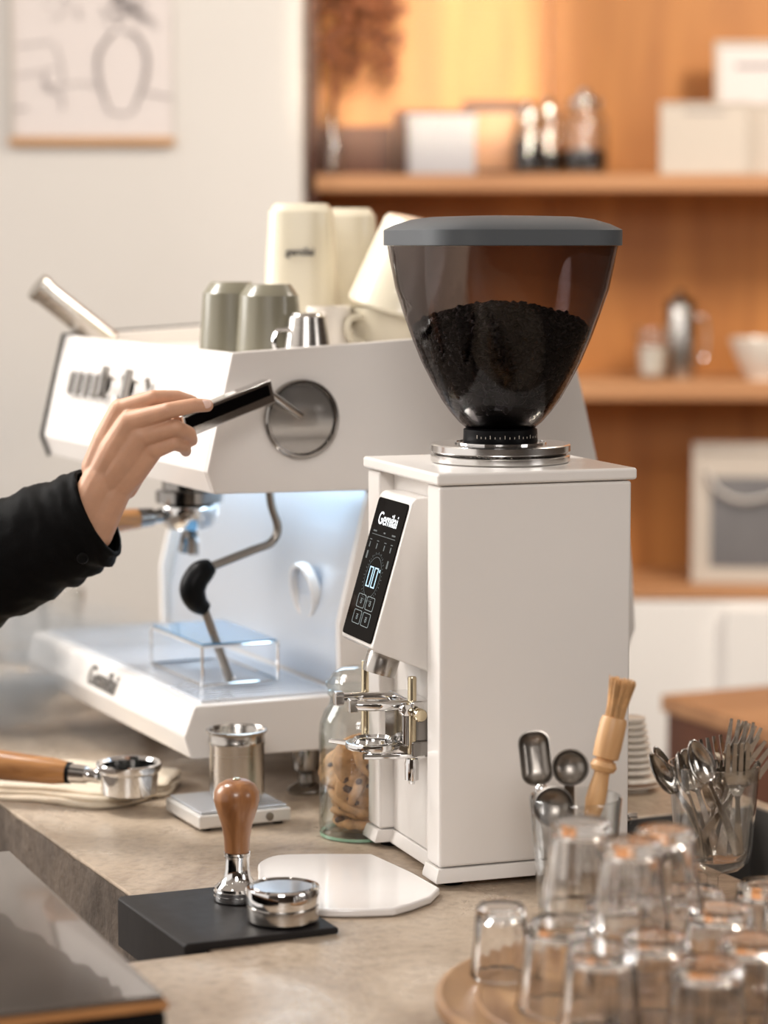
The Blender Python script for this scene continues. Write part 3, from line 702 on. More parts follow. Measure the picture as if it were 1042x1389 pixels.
# lid
lid = MB()
LE = 4.2; LR = 0.1060; LZ = 0.0045
lid.loft([hop_ring(LR - 0.004, 0.6235 + LZ, LE), hop_ring(LR, 0.6240 + LZ, LE), hop_ring(LR, 0.6390 + LZ, LE), hop_ring(LR - 0.001, 0.6400 + LZ, LE), hop_ring(LR * 0.90, 0.6450 + LZ, LE), hop_ring(LR * 0.76, 0.6500 + LZ, LE), hop_ring(LR * 0.6, 0.6525 + LZ, 4.0), hop_ring(LR * 0.3, 0.6535 + LZ, 3), hop_ring(0.002, 0.6540 + LZ, 2)])
lid.build('hopper_lid', 'lid_grey', gr, angle=20)
# shutter tongue in the hopper throat
MB().prism([(-0.014, 0.465), (0.004, 0.464), (0.014, 0.487), (0.006, 0.497), (-0.008, 0.482)], -0.0006, 0.0006, 'y', T(HC[0] - 0.012, HC[1] - 0.0475, 0)).build('shutter', 'lid_grey', gr)

# coffee beans
def bean_mesh(r):
    vs = []; fs = []; seg, rg = 8, 6
    for i in range(rg + 1):
        th = pi * i / rg
        for k in range(seg):
            a = 2 * pi * k / seg
            x, y, z = sin(th) * cos(a), sin(th) * sin(a), cos(th)
            yy = y * 0.68 if y > 0 else y * 0.40
            if y < -0.6: yy += 0.12
            vs.append((yy * r, x * r * 0.72, z * r))
    for i in range(rg):
        for k in range(seg):
            fs.append((i * seg + k, i * seg + (k + 1) % seg, (i + 1) * seg + (k + 1) % seg, (i + 1) * seg + k))
    return vs, fs
def bean_top(x, y, R0):
    rr = min(1, hypot(x, y) / R0); return 0.5685 - 0.024 * rr ** 2.0 + 0.003 * noise.noise((x * 40, y * 40, 2))
bv_, bf_ = bean_mesh(0.0056)
mb = MB()
BR = 0.092
for i in range(900):
    a = random.uniform(0, 2 * pi); rr = sqrt(random.random())
    zz = 0.545; hw, e = hop_at(zz, 0.0085)
    rad = hw / ((abs(cos(a)) ** e + abs(sin(a)) ** e) ** (1 / e)) * rr
    x, y = cos(a) * rad, sin(a) * rad
    z = bean_top(x, y, BR) - 0.002 + random.uniform(-0.002, 0.003)
    from mathutils import Euler
    mtx = T(HC[0] + x, HC[1] + y, z) @ Euler((random.uniform(0, 6), random.uniform(0, 6), random.uniform(0, 6))).to_matrix().to_4x4()
    mb.add(bv_, bf_, mtx)
for i in range(1500):
    z = 0.452 + 0.093 * sqrt(random.random()); a = random.uniform(0, 2 * pi)
    hw, e = hop_at(z, 0.0072)
    rad = hw / ((abs(cos(a)) ** e + abs(sin(a)) ** e) ** (1 / e))
    mtx = T(HC[0] + cos(a) * rad, HC[1] + sin(a) * rad, z) @ Euler((random.uniform(0, 6), random.uniform(0, 6), random.uniform(0, 6))).to_matrix().to_4x4()
    mb.add(bv_, bf_, mtx)
fill = []
for z in (0.4455, 0.452, 0.462, 0.475, 0.49, 0.51, 0.53, 0.544):
    hw, e = hop_at(z, 0.0075); fill.append(hop_ring(hw, z, e))
for f_, zz in ((0.95, 0.546), (0.8, 0.5515), (0.6, 0.558), (0.35, 0.5635), (0.05, 0.5655)): fill.append(hop_ring(hw * f_, zz, 2.4))
mb.loft(fill)
bo = mb.build('coffee_beans', 'bean', None, loc=G0, rot=(0, 0, GY), angle=80)
tag(bo, 'heap of dark roasted coffee beans filling the lower half of the smoked grinder hopper', 'coffee beans', kind='stuff')

# ================================================================== ESPRESSO MACHINE
em = thing('espresso_machine', 'large white espresso machine with angular side panels, left of the grinder', 'espresso machine', M0, YAW)
MWD = 0.60
side_up = [(-0.106, 0.511), (-0.137, 0.380), (-0.128, 0.355), (0.057, 0.3515), (0.397, 0.335), (0.3586, 0.372), (0.3174, 0.530), (0.119, 0.5232)]
for y0, y1 in ((0, 0.008), (MWD - 0.008, MWD)):
    MB().prism(side_up, y0, y1).build('side_cover', 'machine_white', em, bevel=0.002)
MB().prism([(-0.106, 0.511), (-0.137, 0.380), (-0.128, 0.355), (0.057, 0.3515), (0.390, 0.336), (0.355, 0.372), (0.325, 0.49), (0.31, 0.500), (-0.095, 0.498), (-0.099, 0.511)], 0.0085, MWD - 0.0085).build('upper_housing', 'machine_white', em, bevel=0.0012)
MB().prism([(0.070, 0.350), (0.036, 0.170), (0.036, 0.112), (0.39, 0.112), (0.40, 0.14), (0.412, 0.171), (0.407, 0.244), (0.396, 0.334)], 0.013, MWD - 0.013).build('rear_body', 'machine_white', em)
for y0, y1 in ((0, 0.012), (MWD - 0.012, MWD)):
    MB().prism([(0.060, 0.3505), (0.0225, 0.200), (0.0235, 0.122), (0.39, 0.112), (0.40, 0.14), (0.412, 0.171), (0.407, 0.244), (0.396, 0.334)], y0, y1).build('rear_side_cover', 'machine_white', em, bevel=0.001)
MB().prism([(0.068, 0.350), (0.0345, 0.172), (0.0345, 0.123), (0.033, 0.123), (0.033, 0.172), (0.0665, 0.350)], 0.0135, MWD - 0.0135).build('backsplash', 'splash_steel', em)
# tray base
MB().prism([(-0.153, 0.1195), (-0.166, 0.086), (-0.158, 0.060), (0.385, 0.050), (0.398, 0.11), (0.024, 0.1195)], 0, MWD).build('drip_tray_base', 'machine_white', em, bevel=0.003)
g = MB(); 
for k in range(44):
    yy = 0.024 + k * 0.0128
    g.box(-0.136, 0.018, yy, yy + 0.006, 0.1200, 0.1225)
g.box(-0.140, -0.136, 0.014, MWD - 0.014, 0.1197, 0.123).box(0.018, 0.022, 0.014, MWD - 0.014, 0.1197, 0.123)
g.box(-0.136, 0.018, 0.014, 0.018, 0.1197, 0.123).box(-0.136, 0.018, MWD - 0.018, MWD - 0.014, 0.1197, 0.123)
tag(g.build('drip_grate', 'splash_steel', em), kind='stuff')
def foot(x, y):
    MB().lathe([(0.001, 0), (0.021, 0), (0.022, 0.003), (0.020, 0.006), (0.010, 0.012), (0.009, 0.022), (0.015, 0.027), (0.016, 0.032), (0.016, 0.055), (0.001, 0.056)], 28, T(x, y, 0)).build('foot', 'dark_chrome', em)
for x, y in ((0.000, 0.045), (-0.01, 0.54), (0.33, 0.05), (0.33, 0.53)): foot(x, y)
MB().prism([(-0.1095, 0.5135), (-0.1415, 0.380), (-0.1315, 0.352), (-0.128, 0.355), (-0.137, 0.380), (-0.106, 0.511), (0.10, 0.522), (0.10, 0.5245)], MWD - 0.003, MWD + 0.002).build('edge_trim', 'black', em)
# round plate + lever on the near side
MB().lathe([(0.0445, -0.0005), (0.0445, -0.006), (0.043, -0.008), (0.0405, -0.008), (0.0395, -0.006), (0.0390, -0.0005)], 64, T(-0.0245, 0, 0.4355) @ Matrix.Rotation(-pi / 2, 4, 'X'), closed=True).build('plate_rim', 'dark_chrome', em)
MB().lathe([(0.001, -0.0005), (0.0385, -0.0005), (0.0385, -0.0035), (0.001, -0.0035)], 48, T(-0.0245, 0, 0.4355) @ Matrix.Rotation(-pi / 2, 4, 'X')).build('round_plate', plain('mirror_plate', (0.36, 0.34, 0.32), 0.08, metal=0.7), em)
Minv = Matrix.Translation(M0) @ Matrix.Rotation(YAW, 4, 'Z'); Minv = Minv.inverted()
lv0 = Minv @ aty(402, 563, 2.797); lv1 = Minv @ aty(361, 529, 2.735); lv2 = Minv @ aty(243, 577, 2.655)
lv0 = Vector((-0.027, -0.004, 0.440))
MB().tube([lv0, lv1], 0.0042, 12).build('lever_rod', 'chrome', em)
ld = (lv2 - lv1).normalized(); lup = Vector((0, 0, 1)); lup = (lup - ld * lup.dot(ld)).normalized(); lsd = ld.cross(lup)
LM = Matrix.Identity(4)
for r_ in range(3): LM[r_][0] = ld[r_]; LM[r_][1] = lsd[r_]; LM[r_][2] = lup[r_]; LM[r_][3] = lv1[r_]
LL = (lv2 - lv1).length
# camera-facing side of the handle: black inlay between chrome rails
lev = MB().box(-0.004, LL, -0.008, 0.008, -0.0150, 0.0115).build('lever_handle', 'chrome', em, bevel=0.002, seg=3); lev.matrix_local = LM
sg = 1 if (Matrix.Rotation(YAW, 4, 'Z') @ lsd).y < 0 else -1
i_ = MB().box(0.002, LL - 0.004, *(sorted((sg * 0.0082, sg * 0.0094))), -0.0052, 0.0072).build('handle_inlay', 'black_gloss', lev, bevel=0.0008)
# front switches and knobs (front slopes between (-.106,.511) and (-.137,.38))
fa = Vector((-0.106, 0, 0.511)); fb = Vector((-0.137, 0, 0.380)); fd = (fa - fb).normalized(); fn = Vector((-fd.z, 0, fd.x))
def front(y, z): 
    t = (0.511 - z) / 0.131; p = fa + (fb - fa) * t; return Vector((p.x, y, p.z))
FR = Matrix(((0, fd.x, fn.x, 0), (-1, 0, 0, 0), (0, fd.z, fn.z, 0), (0, 0, 0, 1)))
for k in range(5):
    y = 0.512 - k * 0.0335
    o = MB().box(-0.0085, 0.0085, -0.018, 0.018, 0.0003, 0.005).build('switch', 'chrome', em, bevel=0.0015); o.matrix_local = T(*front(y, 0.452)) @ FR
    MB().box(-0.006, 0.006, -0.014, 0.014, 0.0052, 0.009).build('rocker', 'dark_chrome', o, bevel=0.001)
for y in (0.325, 0.240):
    o = MB().lathe([(0.001, 0.0003), (0.017, 0.0003), (0.018, 0.004), (0.012, 0.008), (0.012, 0.022), (0.001, 0.023)], 24).build('knob', 'chrome', em); o.matrix_local = T(*front(y, 0.455)) @ FR
    MB().box(-0.004, 0.004, -0.017, 0.022, 0.0232, 0.033).build('knob_lever', 'dark_chrome', o, bevel=0.002)
# logo on the tray front
ta = Vector((-0.153, 0, 0.1195)); tb = Vector((-0.166, 0, 0.086)); td = (ta - tb).normalized(); tn = Vector((-td.z, 0, td.x))
TR = Matrix(((0, td.x, tn.x, 0), (-1, 0, 0, 0), (0, td.z, tn.z, 0), (0, 0, 0, 1)))
pm = (ta + tb) / 2 + Vector((0, 0.298, -0.001)) + tn * 0.0012
text('Gemilai', 'logo_lettering', 'dark_chrome', 0.034, T(*pm) @ TR, em, 0.0011, 0.0006)
# group head, portafilter in the machine
gx, gy = -0.045, 0.30
MB().lathe([(0.001, 0.354), (0.040, 0.354), (0.040, 0.345), (0.034, 0.342), (0.034, 0.332), (0.042, 0.330), (0.042, 0.316), (0.030, 0.3125), (0.001, 0.3125)], 40, T(gx, gy, 0)).build('group_head', 'dark_chrome', em)
pf = MB().lathe([(0.001, 0.3115), (0.036, 0.3115), (0.037, 0.308), (0.035, 0.292), (0.028, 0.283), (0.001, 0.281)], 40, T(gx, gy, 0)).build('portafilter_basket', 'chrome', em)
MB().lathe([(0.001, 0), (0.009, 0), (0.008, 0.010), (0.011, 0.012), (0.012, 0.030), (0.001, 0.031)], 20, align((gx - 0.037, gy, 0.300), (gx - 0.14, gy - 0.005, 0.294))).build('handle_neck', 'dark_chrome', em)
MB().lathe([(0.001, 0.0312), (0.0125, 0.0312), (0.0135, 0.050), (0.0160, 0.08), (0.0175, 0.12), (0.0165, 0.150), (0.008, 0.158), (0.001, 0.160)], 24, align((gx - 0.037, gy, 0.300), (gx - 0.14, gy - 0.005, 0.294))).build('portafilter_handle', 'handle_wood_x', em)
for s_ in (-1, 1):
    MB().tube(smooth_path([(gx, gy, 0.284), (gx, gy + s_ * 0.012, 0.272), (gx - 0.002, gy + s_ * 0.018, 0.252)]), 0.0068, 10).build('coffee_spout', 'dark_chrome', em)
# steam wand
wp = smooth_path([(-0.022, 0.10, 0.354), (-0.019, 0.10, 0.330), (-0.011, 0.10, 0.303), (-0.019, 0.10, 0.286), (-0.045, 0.10, 0.277), (-0.098, 0.10, 0.2600)], 6)
MB().tube(wp, 0.0052, 12).build('steam_pipe', 'steel_dull', em)
gp = MB(); gp.tube(smooth_path([(-0.094, 0.10, 0.2625), (-0.110, 0.10, 0.252), (-0.1175, 0.10, 0.236), (-0.112, 0.10, 0.221), (-0.101, 0.10, 0.212)], 5), [0.009, 0.0105, 0.0125, 0.014, 0.0148, 0.015, 0.015, 0.0152, 0.0154, 0.0154, 0.0152, 0.015, 0.0146, 0.0142, 0.0135, 0.013, 0.012, 0.011, 0.010, 0.009, 0.008], 18)
gp.build('wand_grip', 'black', em)
MB().tube([(-0.1035, 0.10, 0.214), (-0.071, 0.10, 0.1245)], 0.0052, 12).build('steam_wand', 'steel_dull', em)
MB().sphere((-0.070, 0.10, 0.1285), 0.0055).build('wand_tip', 'chrome', em)
# ring on the backsplash
MB().lathe([(0.0285, 0.0), (0.0335, 0.0), (0.0345, 0.003), (0.0345, 0.010), (0.0335, 0.012), (0.0298, 0.012), (0.0285, 0.010)], 48, T(0.044, 0.135, 0.222) @ Matrix.Rotation(-pi / 2 - 0.16, 4, 'Y'), closed=True).build('gauge_ring', 'machine_white', em)
MB().lathe([(0.001, 0.0), (0.0272, 0.0), (0.0272, 0.004), (0.001, 0.004)], 40, T(0.044, 0.135, 0.222) @ Matrix.Rotation(-pi / 2 - 0.16, 4, 'Y')).build('gauge_face', 'splash_steel', em)
# slanting steel lever on the far front corner of the top
l0 = Minv @ aty(148, 449, 3.32); l1 = Minv @ aty(50, 388, 3.28)
l0 = Vector((l0.x, l0.y, 0.5))
MB().lathe([(0.001, 0), (0.0165, 0), (0.017, 0.004), (0.0165, (l1 - l0).length - 0.012), (0.0185, (l1 - l0).length - 0.010), (0.0185, (l1 - l0).length), (0.001, (l1 - l0).length + 0.001)], 28, align(l0, l1)).build('steam_lever', 'steel', em)
# LED strip under the housing
led = bpy.data.lights.new('led', 'AREA'); led.shape = 'RECTANGLE'; led.size = 0.03; led.size_y = 0.5; led.energy = 0.35; led.color = (0.66, 0.84, 1.0)
lo = bpy.data.objects.new('led_light', led); COL.objects.link(lo); lo.parent = em; lo.location = (0.03, 0.3, 0.349); lo.rotation_euler = (0, R(12), 0)
MB().box(0.012, 0.050, 0.04, 0.56, 0.3505, 0.3535).build('led_strip', plain('led_strip', (0.8, 0.9, 1), 0.4, emit=(0.6, 0.82, 1), estr=3.0), em)
# wire stand on the grate
st = thing('cup_stand', 'small wire stand with glass top painted with a blue reflection standing on the drip tray', 'stand', mw(-0.11, 0.09, 0.1235), YAW)
sxx, syy, shh = 0.094, 0.172, 0.046
wr = MB(); rw = 0.0017
for x in (0, sxx):
    for y in (0, syy): wr.tube([(x, y, 0), (x, y, shh)], rw, 6)
for z in (rw, shh):
    wr.tube([(0, 0, z), (sxx, 0, z)], rw, 6).tube([(0, syy, z), (sxx, syy, z)], rw, 6)
    wr.tube([(0, 0, z), (0, syy, z)], rw, 6).tube([(sxx, 0, z), (sxx, syy, z)], rw, 6)
wr.build('wire_frame', 'chrome', st)
MB().box(0.001, sxx - 0.001, 0.001, syy - 0.001, shh + 0.0015, shh + 0.004).build('glass_top', 'blue_reflection', st, bevel=0.0008)

# ------------------------------------------------------------------ cups on the machine
CZ = 0.4985
def inv_cup(name, label, cat, x, y, rb, rt, h, bev, mat, sq=2.0, tilt=None, z=CZ, seg=48, group=None, rim=None, twist=0):
    """upturned cup: rim rb at the bottom, base rt on top, bevelled shoulder; local origin at the rim centre"""
    t = thing(name, label, cat, mw(x, y, z), YAW + twist) if tilt is None else thing(name, label, cat, mw(x, y, z), rot=tilt)
    def ring(r, zz, e=sq):
        out = []
        for k in range(seg):
            a = 2 * pi * k / seg + pi / 4 * 0; c, s_ = cos(a), sin(a)
            rr = r / ((abs(c) ** e + abs(s_) ** e) ** (1 / e)); out.append((rr * c, rr * s_, zz))
        return out
    rs = rb + (rt - rb) * ((h - bev) / h)
    th = 0.003
    rings = [ring(rb, 0), ring(rb + 0.001, 0.002), ring(rs, h - bev), ring(rt - bev * 0.55, h - 0.0015), ring(rt - bev * 0.7, h), ring(0.0005, h)]
    inn = [ring(0.0005, h - th), ring(rt - bev * 0.8, h - th), ring(rs - th, h - bev - th), ring(rb - th, 0)]
    MB().loft(rings + inn, closed=True).build('cup_body', mat, t, angle=30)
    return t
# tall cup with small lettering
c = inv_cup('tall_cup', 'tall upturned cream cup with small dark lettering on the espresso machine', 'cup', 0.118, 0.33, 0.050, 0.040, 0.182, 0.010, 'cup_cream', 3.2, twist=R(-25))
text('gemilai', 'lettering', 'print_text', 0.013, T(0.000, -0.0455, 0.122) @ Matrix.Rotation(pi / 2 - 0.06, 4, 'X'), c, 0.0006, 0.0004)
inv_cup('tall_cup', 'tall upturned cream cup half hidden behind the lettered tall cup', 'cup', 0.215, 0.41, 0.047, 0.038, 0.178, 0.010, 'cup_cream', 3.2, twist=R(-25))
# grey green upturned cups
inv_cup('ceramic_cup', 'leftmost upturned grey-green cup at the machine front corner', 'cup', -0.044, 0.160, 0.037, 0.032, 0.088, 0.013, 'cup_sage', 2.2, twist=R(-25))
inv_cup('ceramic_cup', 'upturned grey-green cup directly behind the small steel cup', 'cup', -0.024, 0.092, 0.038, 0.033, 0.086, 0.013, 'cup_sage', 2.2, twist=R(-25))
t = inv_cup('steel_cup', 'small upturned steel espresso cup with side handle on the machine edge', 'cup', -0.002, 0.034, 0.0275, 0.020, 0.054, 0.004, 'steel')
MB().tube(smooth_path([(-0.021, 0, 0.036), (-0.036, 0.0, 0.034), (-0.040, 0, 0.018), (-0.027, 0.0, 0.008)]), 0.0026, 8).build('handle', 'chrome', t)
# lower bowls / mugs under the tilted cup
def mug(name, label, x, y, z, r0, r1, h, mat, rot=None, handle=True, hang=0):
    t = thing(name, label, 'cup', mw(x, y, z), rot=rot or (0, 0, YAW))
    MB().lathe([(0.001, 0), (r0, 0), (r0 + 0.002, 0.002), (r1 * 0.97, h * 0.55), (r1, h), (r1 - 0.003, h), (r1 * 0.93, h * 0.55), (r0 - 0.003, 0.006), (0.001, 0.005)], 40, cap=False).build('cup_body', mat, t)
    if handle:
        MB().tube(smooth_path([(r1 * 0.95 * cos(hang), r1 * 0.95 * sin(hang), h * 0.82), ((r1 + 0.02) * cos(hang), (r1 + 0.02) * sin(hang), h * 0.75), ((r1 + 0.02) * cos(hang), (r1 + 0.02) * sin(hang), h * 0.4), ((r1 * .9) * cos(hang), (r1 * .9) * sin(hang), h * 0.28)]), 0.004, 10).build('handle', mat, t)
    return t
mug('mug', 'wide cream mug with loop handle lying low between steel cup and hopper', 0.165, 0.165, CZ, 0.040, 0.052, 0.056, 'cup_cream', hang=pi + 0.35)
mug('mug', 'small white cup tucked between the tall cup and the wide cream mug', 0.085, 0.17, CZ, 0.020, 0.027, 0.058, 'cup_white', hang=-2.2)
# tilted cup resting on the wide mug
t = thing('tilted_cup', 'large cream cup tipped over to the right on the wide cream mug', 'cup', mw(0.182, 0.16, CZ + 0.050), rot=(R(4), R(14), 0))
MB().lathe([(0.070, 0), (0.072, 0.004), (0.053, 0.105), (0.049, 0.111), (0.001, 0.112), (0.001, 0.109), (0.047, 0.108), (0.050, 0.103), (0.068, 0.004)], 48, closed=True).build('cup_body', 'cup_cream', t)

inv_cup('large_cup', 'large upturned cream cup seen through the grinder hopper, rightmost cup on the machine', 'cup', 0.262, 0.26, 0.052, 0.043, 0.150, 0.010, 'cup_cream', 2.6, twist=R(-25))

# ================================================================== HAND AND SLEEVE
HD = 2.60
person = thing('person', 'arm in a black sleeve reaching in from the left, hand gripping the machine lever', 'person', aty(-60, 800, 2.62))
base_p = person.location.copy()
def hp(px, py, d=HD): return aty(px, py, d) - base_p
hb = MB()
def capsule(m, pts, rs, seg=14, flat=1.0):
    pts = [Vector(p) for p in pts]
    for i in range(len(pts) - 1):
        m.tube([pts[i], pts[i + 1]], [rs[i], rs[i + 1]], seg)
    for p, r_ in zip(pts, rs): m.sphere(p, r_, seg, 10)
# fingers: knuckle, pip, dip, tip
capsule(hb, [hp(163, 556, 2.617), hp(208, 540, 2.607), hp(240, 539, 2.625), hp(261, 545, 2.640)], [0.0112, 0.0088, 0.0078, 0.0068])           # index
capsule(hb, [hp(176, 572, 2.602), hp(228, 557, 2.590), hp(262, 550, 2.597), hp(281, 550, 2.606)], [0.0115, 0.0088, 0.0080, 0.0068])           # middle
capsule(hb, [hp(196, 590, 2.602), hp(238, 580, 2.594), hp(256, 588, 2.614), hp(260, 597, 2.630)], [0.0112, 0.0086, 0.0078, 0.0068])           # ring
capsule(hb, [hp(210, 609, 2.608), hp(236, 601, 2.602), hp(249, 606, 2.618), hp(252, 612, 2.632)], [0.0105, 0.0078, 0.0070, 0.0062])           # little
# thumb, behind the lever
capsule(hb, [hp(150, 610, 2.640), hp(178, 585, 2.668), hp(214, 577, 2.682), hp(244, 571, 2.684)], [0.016, 0.0125, 0.0098, 0.0080])
# palm: metacarpal fans + wrist
for k, (a, b, ra, rb) in enumerate([((163, 556, 2.617), (130, 634, 2.632), 0.0120, 0.0155), ((176, 572, 2.603), (136, 645, 2.626), 0.0125, 0.0155), ((190, 590, 2.603), (144, 658, 2.626), 0.0125, 0.0155), ((208, 608, 2.612), (152, 670, 2.630), 0.0120, 0.0155)]):
    capsule(hb, [hp(*a), (hp(*a) + hp(*b)) / 2 + Vector((0, -0.001, 0)), hp(*b)], [ra, (ra + rb) / 2 + 0.002, rb])
capsule(hb, [hp(185, 592, 2.625), hp(150, 650, 2.636)], [0.018, 0.020])
capsule(hb, [hp(196, 618, 2.628), hp(170, 660, 2.638)], [0.013, 0.014])
capsule(hb, [hp(160, 610, 2.624), hp(138, 650, 2.627), hp(112, 700, 2.632), hp(40, 765, 2.65)], [0.0165, 0.0205, 0.0215, 0.028])
capsule(hb, [hp(172, 640, 2.627), hp(152, 672, 2.629), hp(128, 722, 2.634)], [0.0150, 0.0185, 0.0205])
hand = hb.build('hand', 'skin', person)
rm = hand.modifiers.new('remesh', 'REMESH'); rm.mode = 'VOXEL'; rm.voxel_size = 0.0011; rm.use_smooth_shade = True
sm = hand.modifiers.new('smooth', 'SMOOTH'); sm.iterations = 16; sm.factor = 0.5
bake(hand)
for p in hand.data.polygons: p.use_smooth = True
nl = MB(); c0 = hp(279.5, 548, 2.5985)
nd = (hp(281, 550, 2.606) - hp(262, 550, 2.597)).normalized()
nl.sphere((0, 0, 0), 0.0055, 14, 8, (1.1, 0.40, 0.85), Matrix.Translation(c0) @ Matrix.Rotation(0.10, 4, 'Y') @ Matrix.Rotation(0.15, 4, 'Z'))
nl.build('fingernail', 'nail', person)
# sleeve : loft of rings along the forearm
sl = MB(); rings = []
path = [((134, 694), 0.0505, 2.640), ((118, 706), 0.0530, 2.643), ((92, 718), 0.0560, 2.648), ((60, 733), 0.0585, 2.652), ((20, 752), 0.0610, 2.66), ((-30, 774), 0.064, 2.67), ((-80, 797), 0.067, 2.68), ((-160, 830), 0.072, 2.70)]
NS = 64; sub = 8
cs = smooth_path([hp(*p, d) for p, r_, d in path], sub); rr = smooth_path([(r_, 0, 0) for p, r_, d in path], sub)
ax = (cs[-1] - cs[0]).normalized(); e1 = Vector((0, 1, 0)); e1 = (e1 - ax * e1.dot(ax)).normalized(); e2 = ax.cross(e1)
axc = Vector((-0.96, 0, -0.27)).normalized()
for i, cpt in enumerate(cs):
    s_ = i / (len(cs) - 1); ring = []
    for k in range(NS):
        a = 2 * pi * k / NS
        wrk = 0.0030 * sin(i * 0.9 + 2.5 * sin(a * 1.0 + 0.6)) * (1 if i > 3 else i / 3) * max(0, sin(a + 0.8)) ** 1
        wrk += 0.0035 * noise.noise((cos(a) * 1.6, sin(a) * 1.6, i * 0.28)) * (1 if i > 3 else 0.3)
        wrk += 0.0016 * noise.noise((cos(a) * 5, sin(a) * 5, i * 0.5))
        rad = rr[i].x + wrk
        if i < 2: rad -= 0.0006 * (2 - i)
        tilt = 0.18 * rad * (-sin(a)) * (1 - s_)         # cuff plane slants
        ring.append(tuple(cpt + (e1 * cos(a) * 0.74 + e2 * sin(a)) * rad))
    rings.append(ring)
inner_r = []
for i in range(6):
    cpt = cs[i]
    inner_r.append([tuple(cpt + (Vector(q_) - cpt) * 0.93) for q_ in rings[i]])
sl.loft(list(reversed(inner_r)) + rings, cap0=False, cap1=True)
sl.build('sleeve', 'sleeve', person, angle=70)
cb = hp(112, 757, 2.607)
MB().lathe([(0.001, 0), (0.0058, 0), (0.0062, 0.001), (0.0055, 0.002), (0.004, 0.0015), (0.001, 0.0015)], 16, align(cb, cb + Vector((0.1, -1, -0.35)))).build('cuff_button', 'black', person)

# ================================================================== COUNTER TOP THINGS
def P3(px, py, z=C): return atz(px, py, z)
# --- cloth with portafilter
def sheet(name, label, outline_px, th, mat, wav):
    pts = [P3(*p_) for p_ in outline_px]; cx = sum(p_.x for p_ in pts) / len(pts); cy = sum(p_.y for p_ in pts) / len(pts)
    N_ = 12; m = MB()
    sp0 = smooth_path([(p_.x - cx, p_.y - cy, 0) for p_ in pts] + [(pts[0].x - cx, pts[0].y - cy, 0)], 6)[:-1]
    for ly in range(3):
        g_ = 1 - 0.035 * ly; z0 = 0.0003 + ly * 0.0048
        sp = [Vector((v.x * g_ * (1 + 0.02 * sin(k * 0.7 + ly * 2)) + 0.004 * ly, v.y * g_ * (1 + 0.03 * sin(k * 0.45 + ly)) + 0.003 * ly, 0)) for k, v in enumerate(sp0)]
        def zz(x, y): return wav * 0.5 * (noise.noise((x * 30, y * 14, ly)) + 0.5 * sin(y * 120 + x * 40))
        rings = [[(v.x * 0.985, v.y * 0.985, z0 + max(0, zz(v.x, v.y) * 0.6)) for v in sp], [(v.x, v.y, z0 + 0.0022 + max(0, zz(v.x, v.y) * 0.8)) for v in sp]]
        for j in range(N_ + 1):
            f = 1 - j / N_ * 0.999
            rings.append([(v.x * f * 0.99, v.y * f * 0.985, z0 + 0.0045 + max(-0.001, zz(v.x * f, v.y * f))) for v in sp])
        m.loft(rings)
    return tag(m.build(name, mat, None, loc=(cx, cy, C), angle=80), label, 'cloth')
sheet('folded_cloth', 'folded cream cloth lying under the loose portafilter at left', [(-60, 1030), (40, 1046), (130, 1050), (205, 1058), (243, 1064), (228, 1080), (205, 1086), (150, 1098), (60, 1090), (-60, 1078)], 0.006, 'cloth', 0.006)
sheet('folded_cloth', 'upper fold of cream cloth showing behind the loose portafilter bowl', [(60, 1044), (150, 1040), (232, 1060), (190, 1074), (100, 1076)], 0.012, 'cloth', 0.004) if False else None
pz = C + 0.0205
pc = atz(175, 1075, pz)
pf = thing('portafilter', 'loose chrome portafilter with orange wooden handle resting on the cloth', 'portafilter', (pc.x, pc.y, pz - 0.0025))
MB().lathe([(0.001, 0), (0.026, 0), (0.031, 0.003), (0.033, 0.026), (0.0355, 0.028), (0.0365, 0.032), (0.0365, 0.036), (0.035, 0.0375), (0.0325, 0.037), (0.030, 0.034), (0.029, 0.010), (0.001, 0.008)], 48, cap=False).build('basket', 'chrome', pf)
h0 = Vector((-0.033, 0.004, 0.020)); h1 = Vector((-0.20, 0.045, 0.030)); hdv = (h1 - h0).normalized()
MB().lathe([(0.001, 0), (0.0085, 0), (0.0075, 0.010), (0.0085, 0.014), (0.0105, 0.016), (0.0115, 0.038), (0.001, 0.0385)], 24, align(h0, h1)).build('handle_ferrule', 'chrome', pf)
MB().lathe([(0.0118, 0.034), (0.0122, 0.034), (0.0122, 0.039), (0.0118, 0.039)], 24, align(h0, h1), closed=True).build('dark_band', 'black', pf)
MB().lathe([(0.001, 0.0386), (0.0125, 0.0386), (0.0150, 0.055), (0.0160, 0.09), (0.0175, 0.125), (0.0180, 0.15), (0.014, 0.165), (0.001, 0.17)], 32, align(h0, h1)).build('handle', 'handle_wood_x', pf)

# --- scale
sc_c = P3(312, 1112); SY = R(25)
A1, A2, A3 = Vector((-0.199, 2.644, C)), Vector((-0.103, 2.69, C)), Vector((-0.245, 2.742, C))
sc = thing('coffee_scale', 'small silver-white coffee scale under the steel dosing cup', 'scale', A1 + Vector((0.0, 0.0, 0)), R(25))
MB().box(0, 0.108, 0, 0.105, 0.003, 0.0185).build('scale_body', plain('scale_silver', (0.74, 0.72, 0.69), 0.25, metal=0.35), sc, bevel=0.003, seg=3)
MB().box(0.004, 0.104, 0.004, 0.101, 0.0188, 0.0215).build('scale_plate', 'splash_steel', sc, bevel=0.001)
for x in (0.012, 0.096):
    for y in (0.012, 0.093): MB().lathe([(0.001, 0), (0.006, 0), (0.006, 0.004), (0.001, 0.004)], 14, T(x, y, 0)).build('foot', 'black', sc)
MB().prism([(x + 0.082, z + 0.0105) for x, z in arc(0, 0, 0.0045, 0, 360, 20)[:-1]], -0.0016, -0.0002).build('power_button', 'dark_chrome', sc)
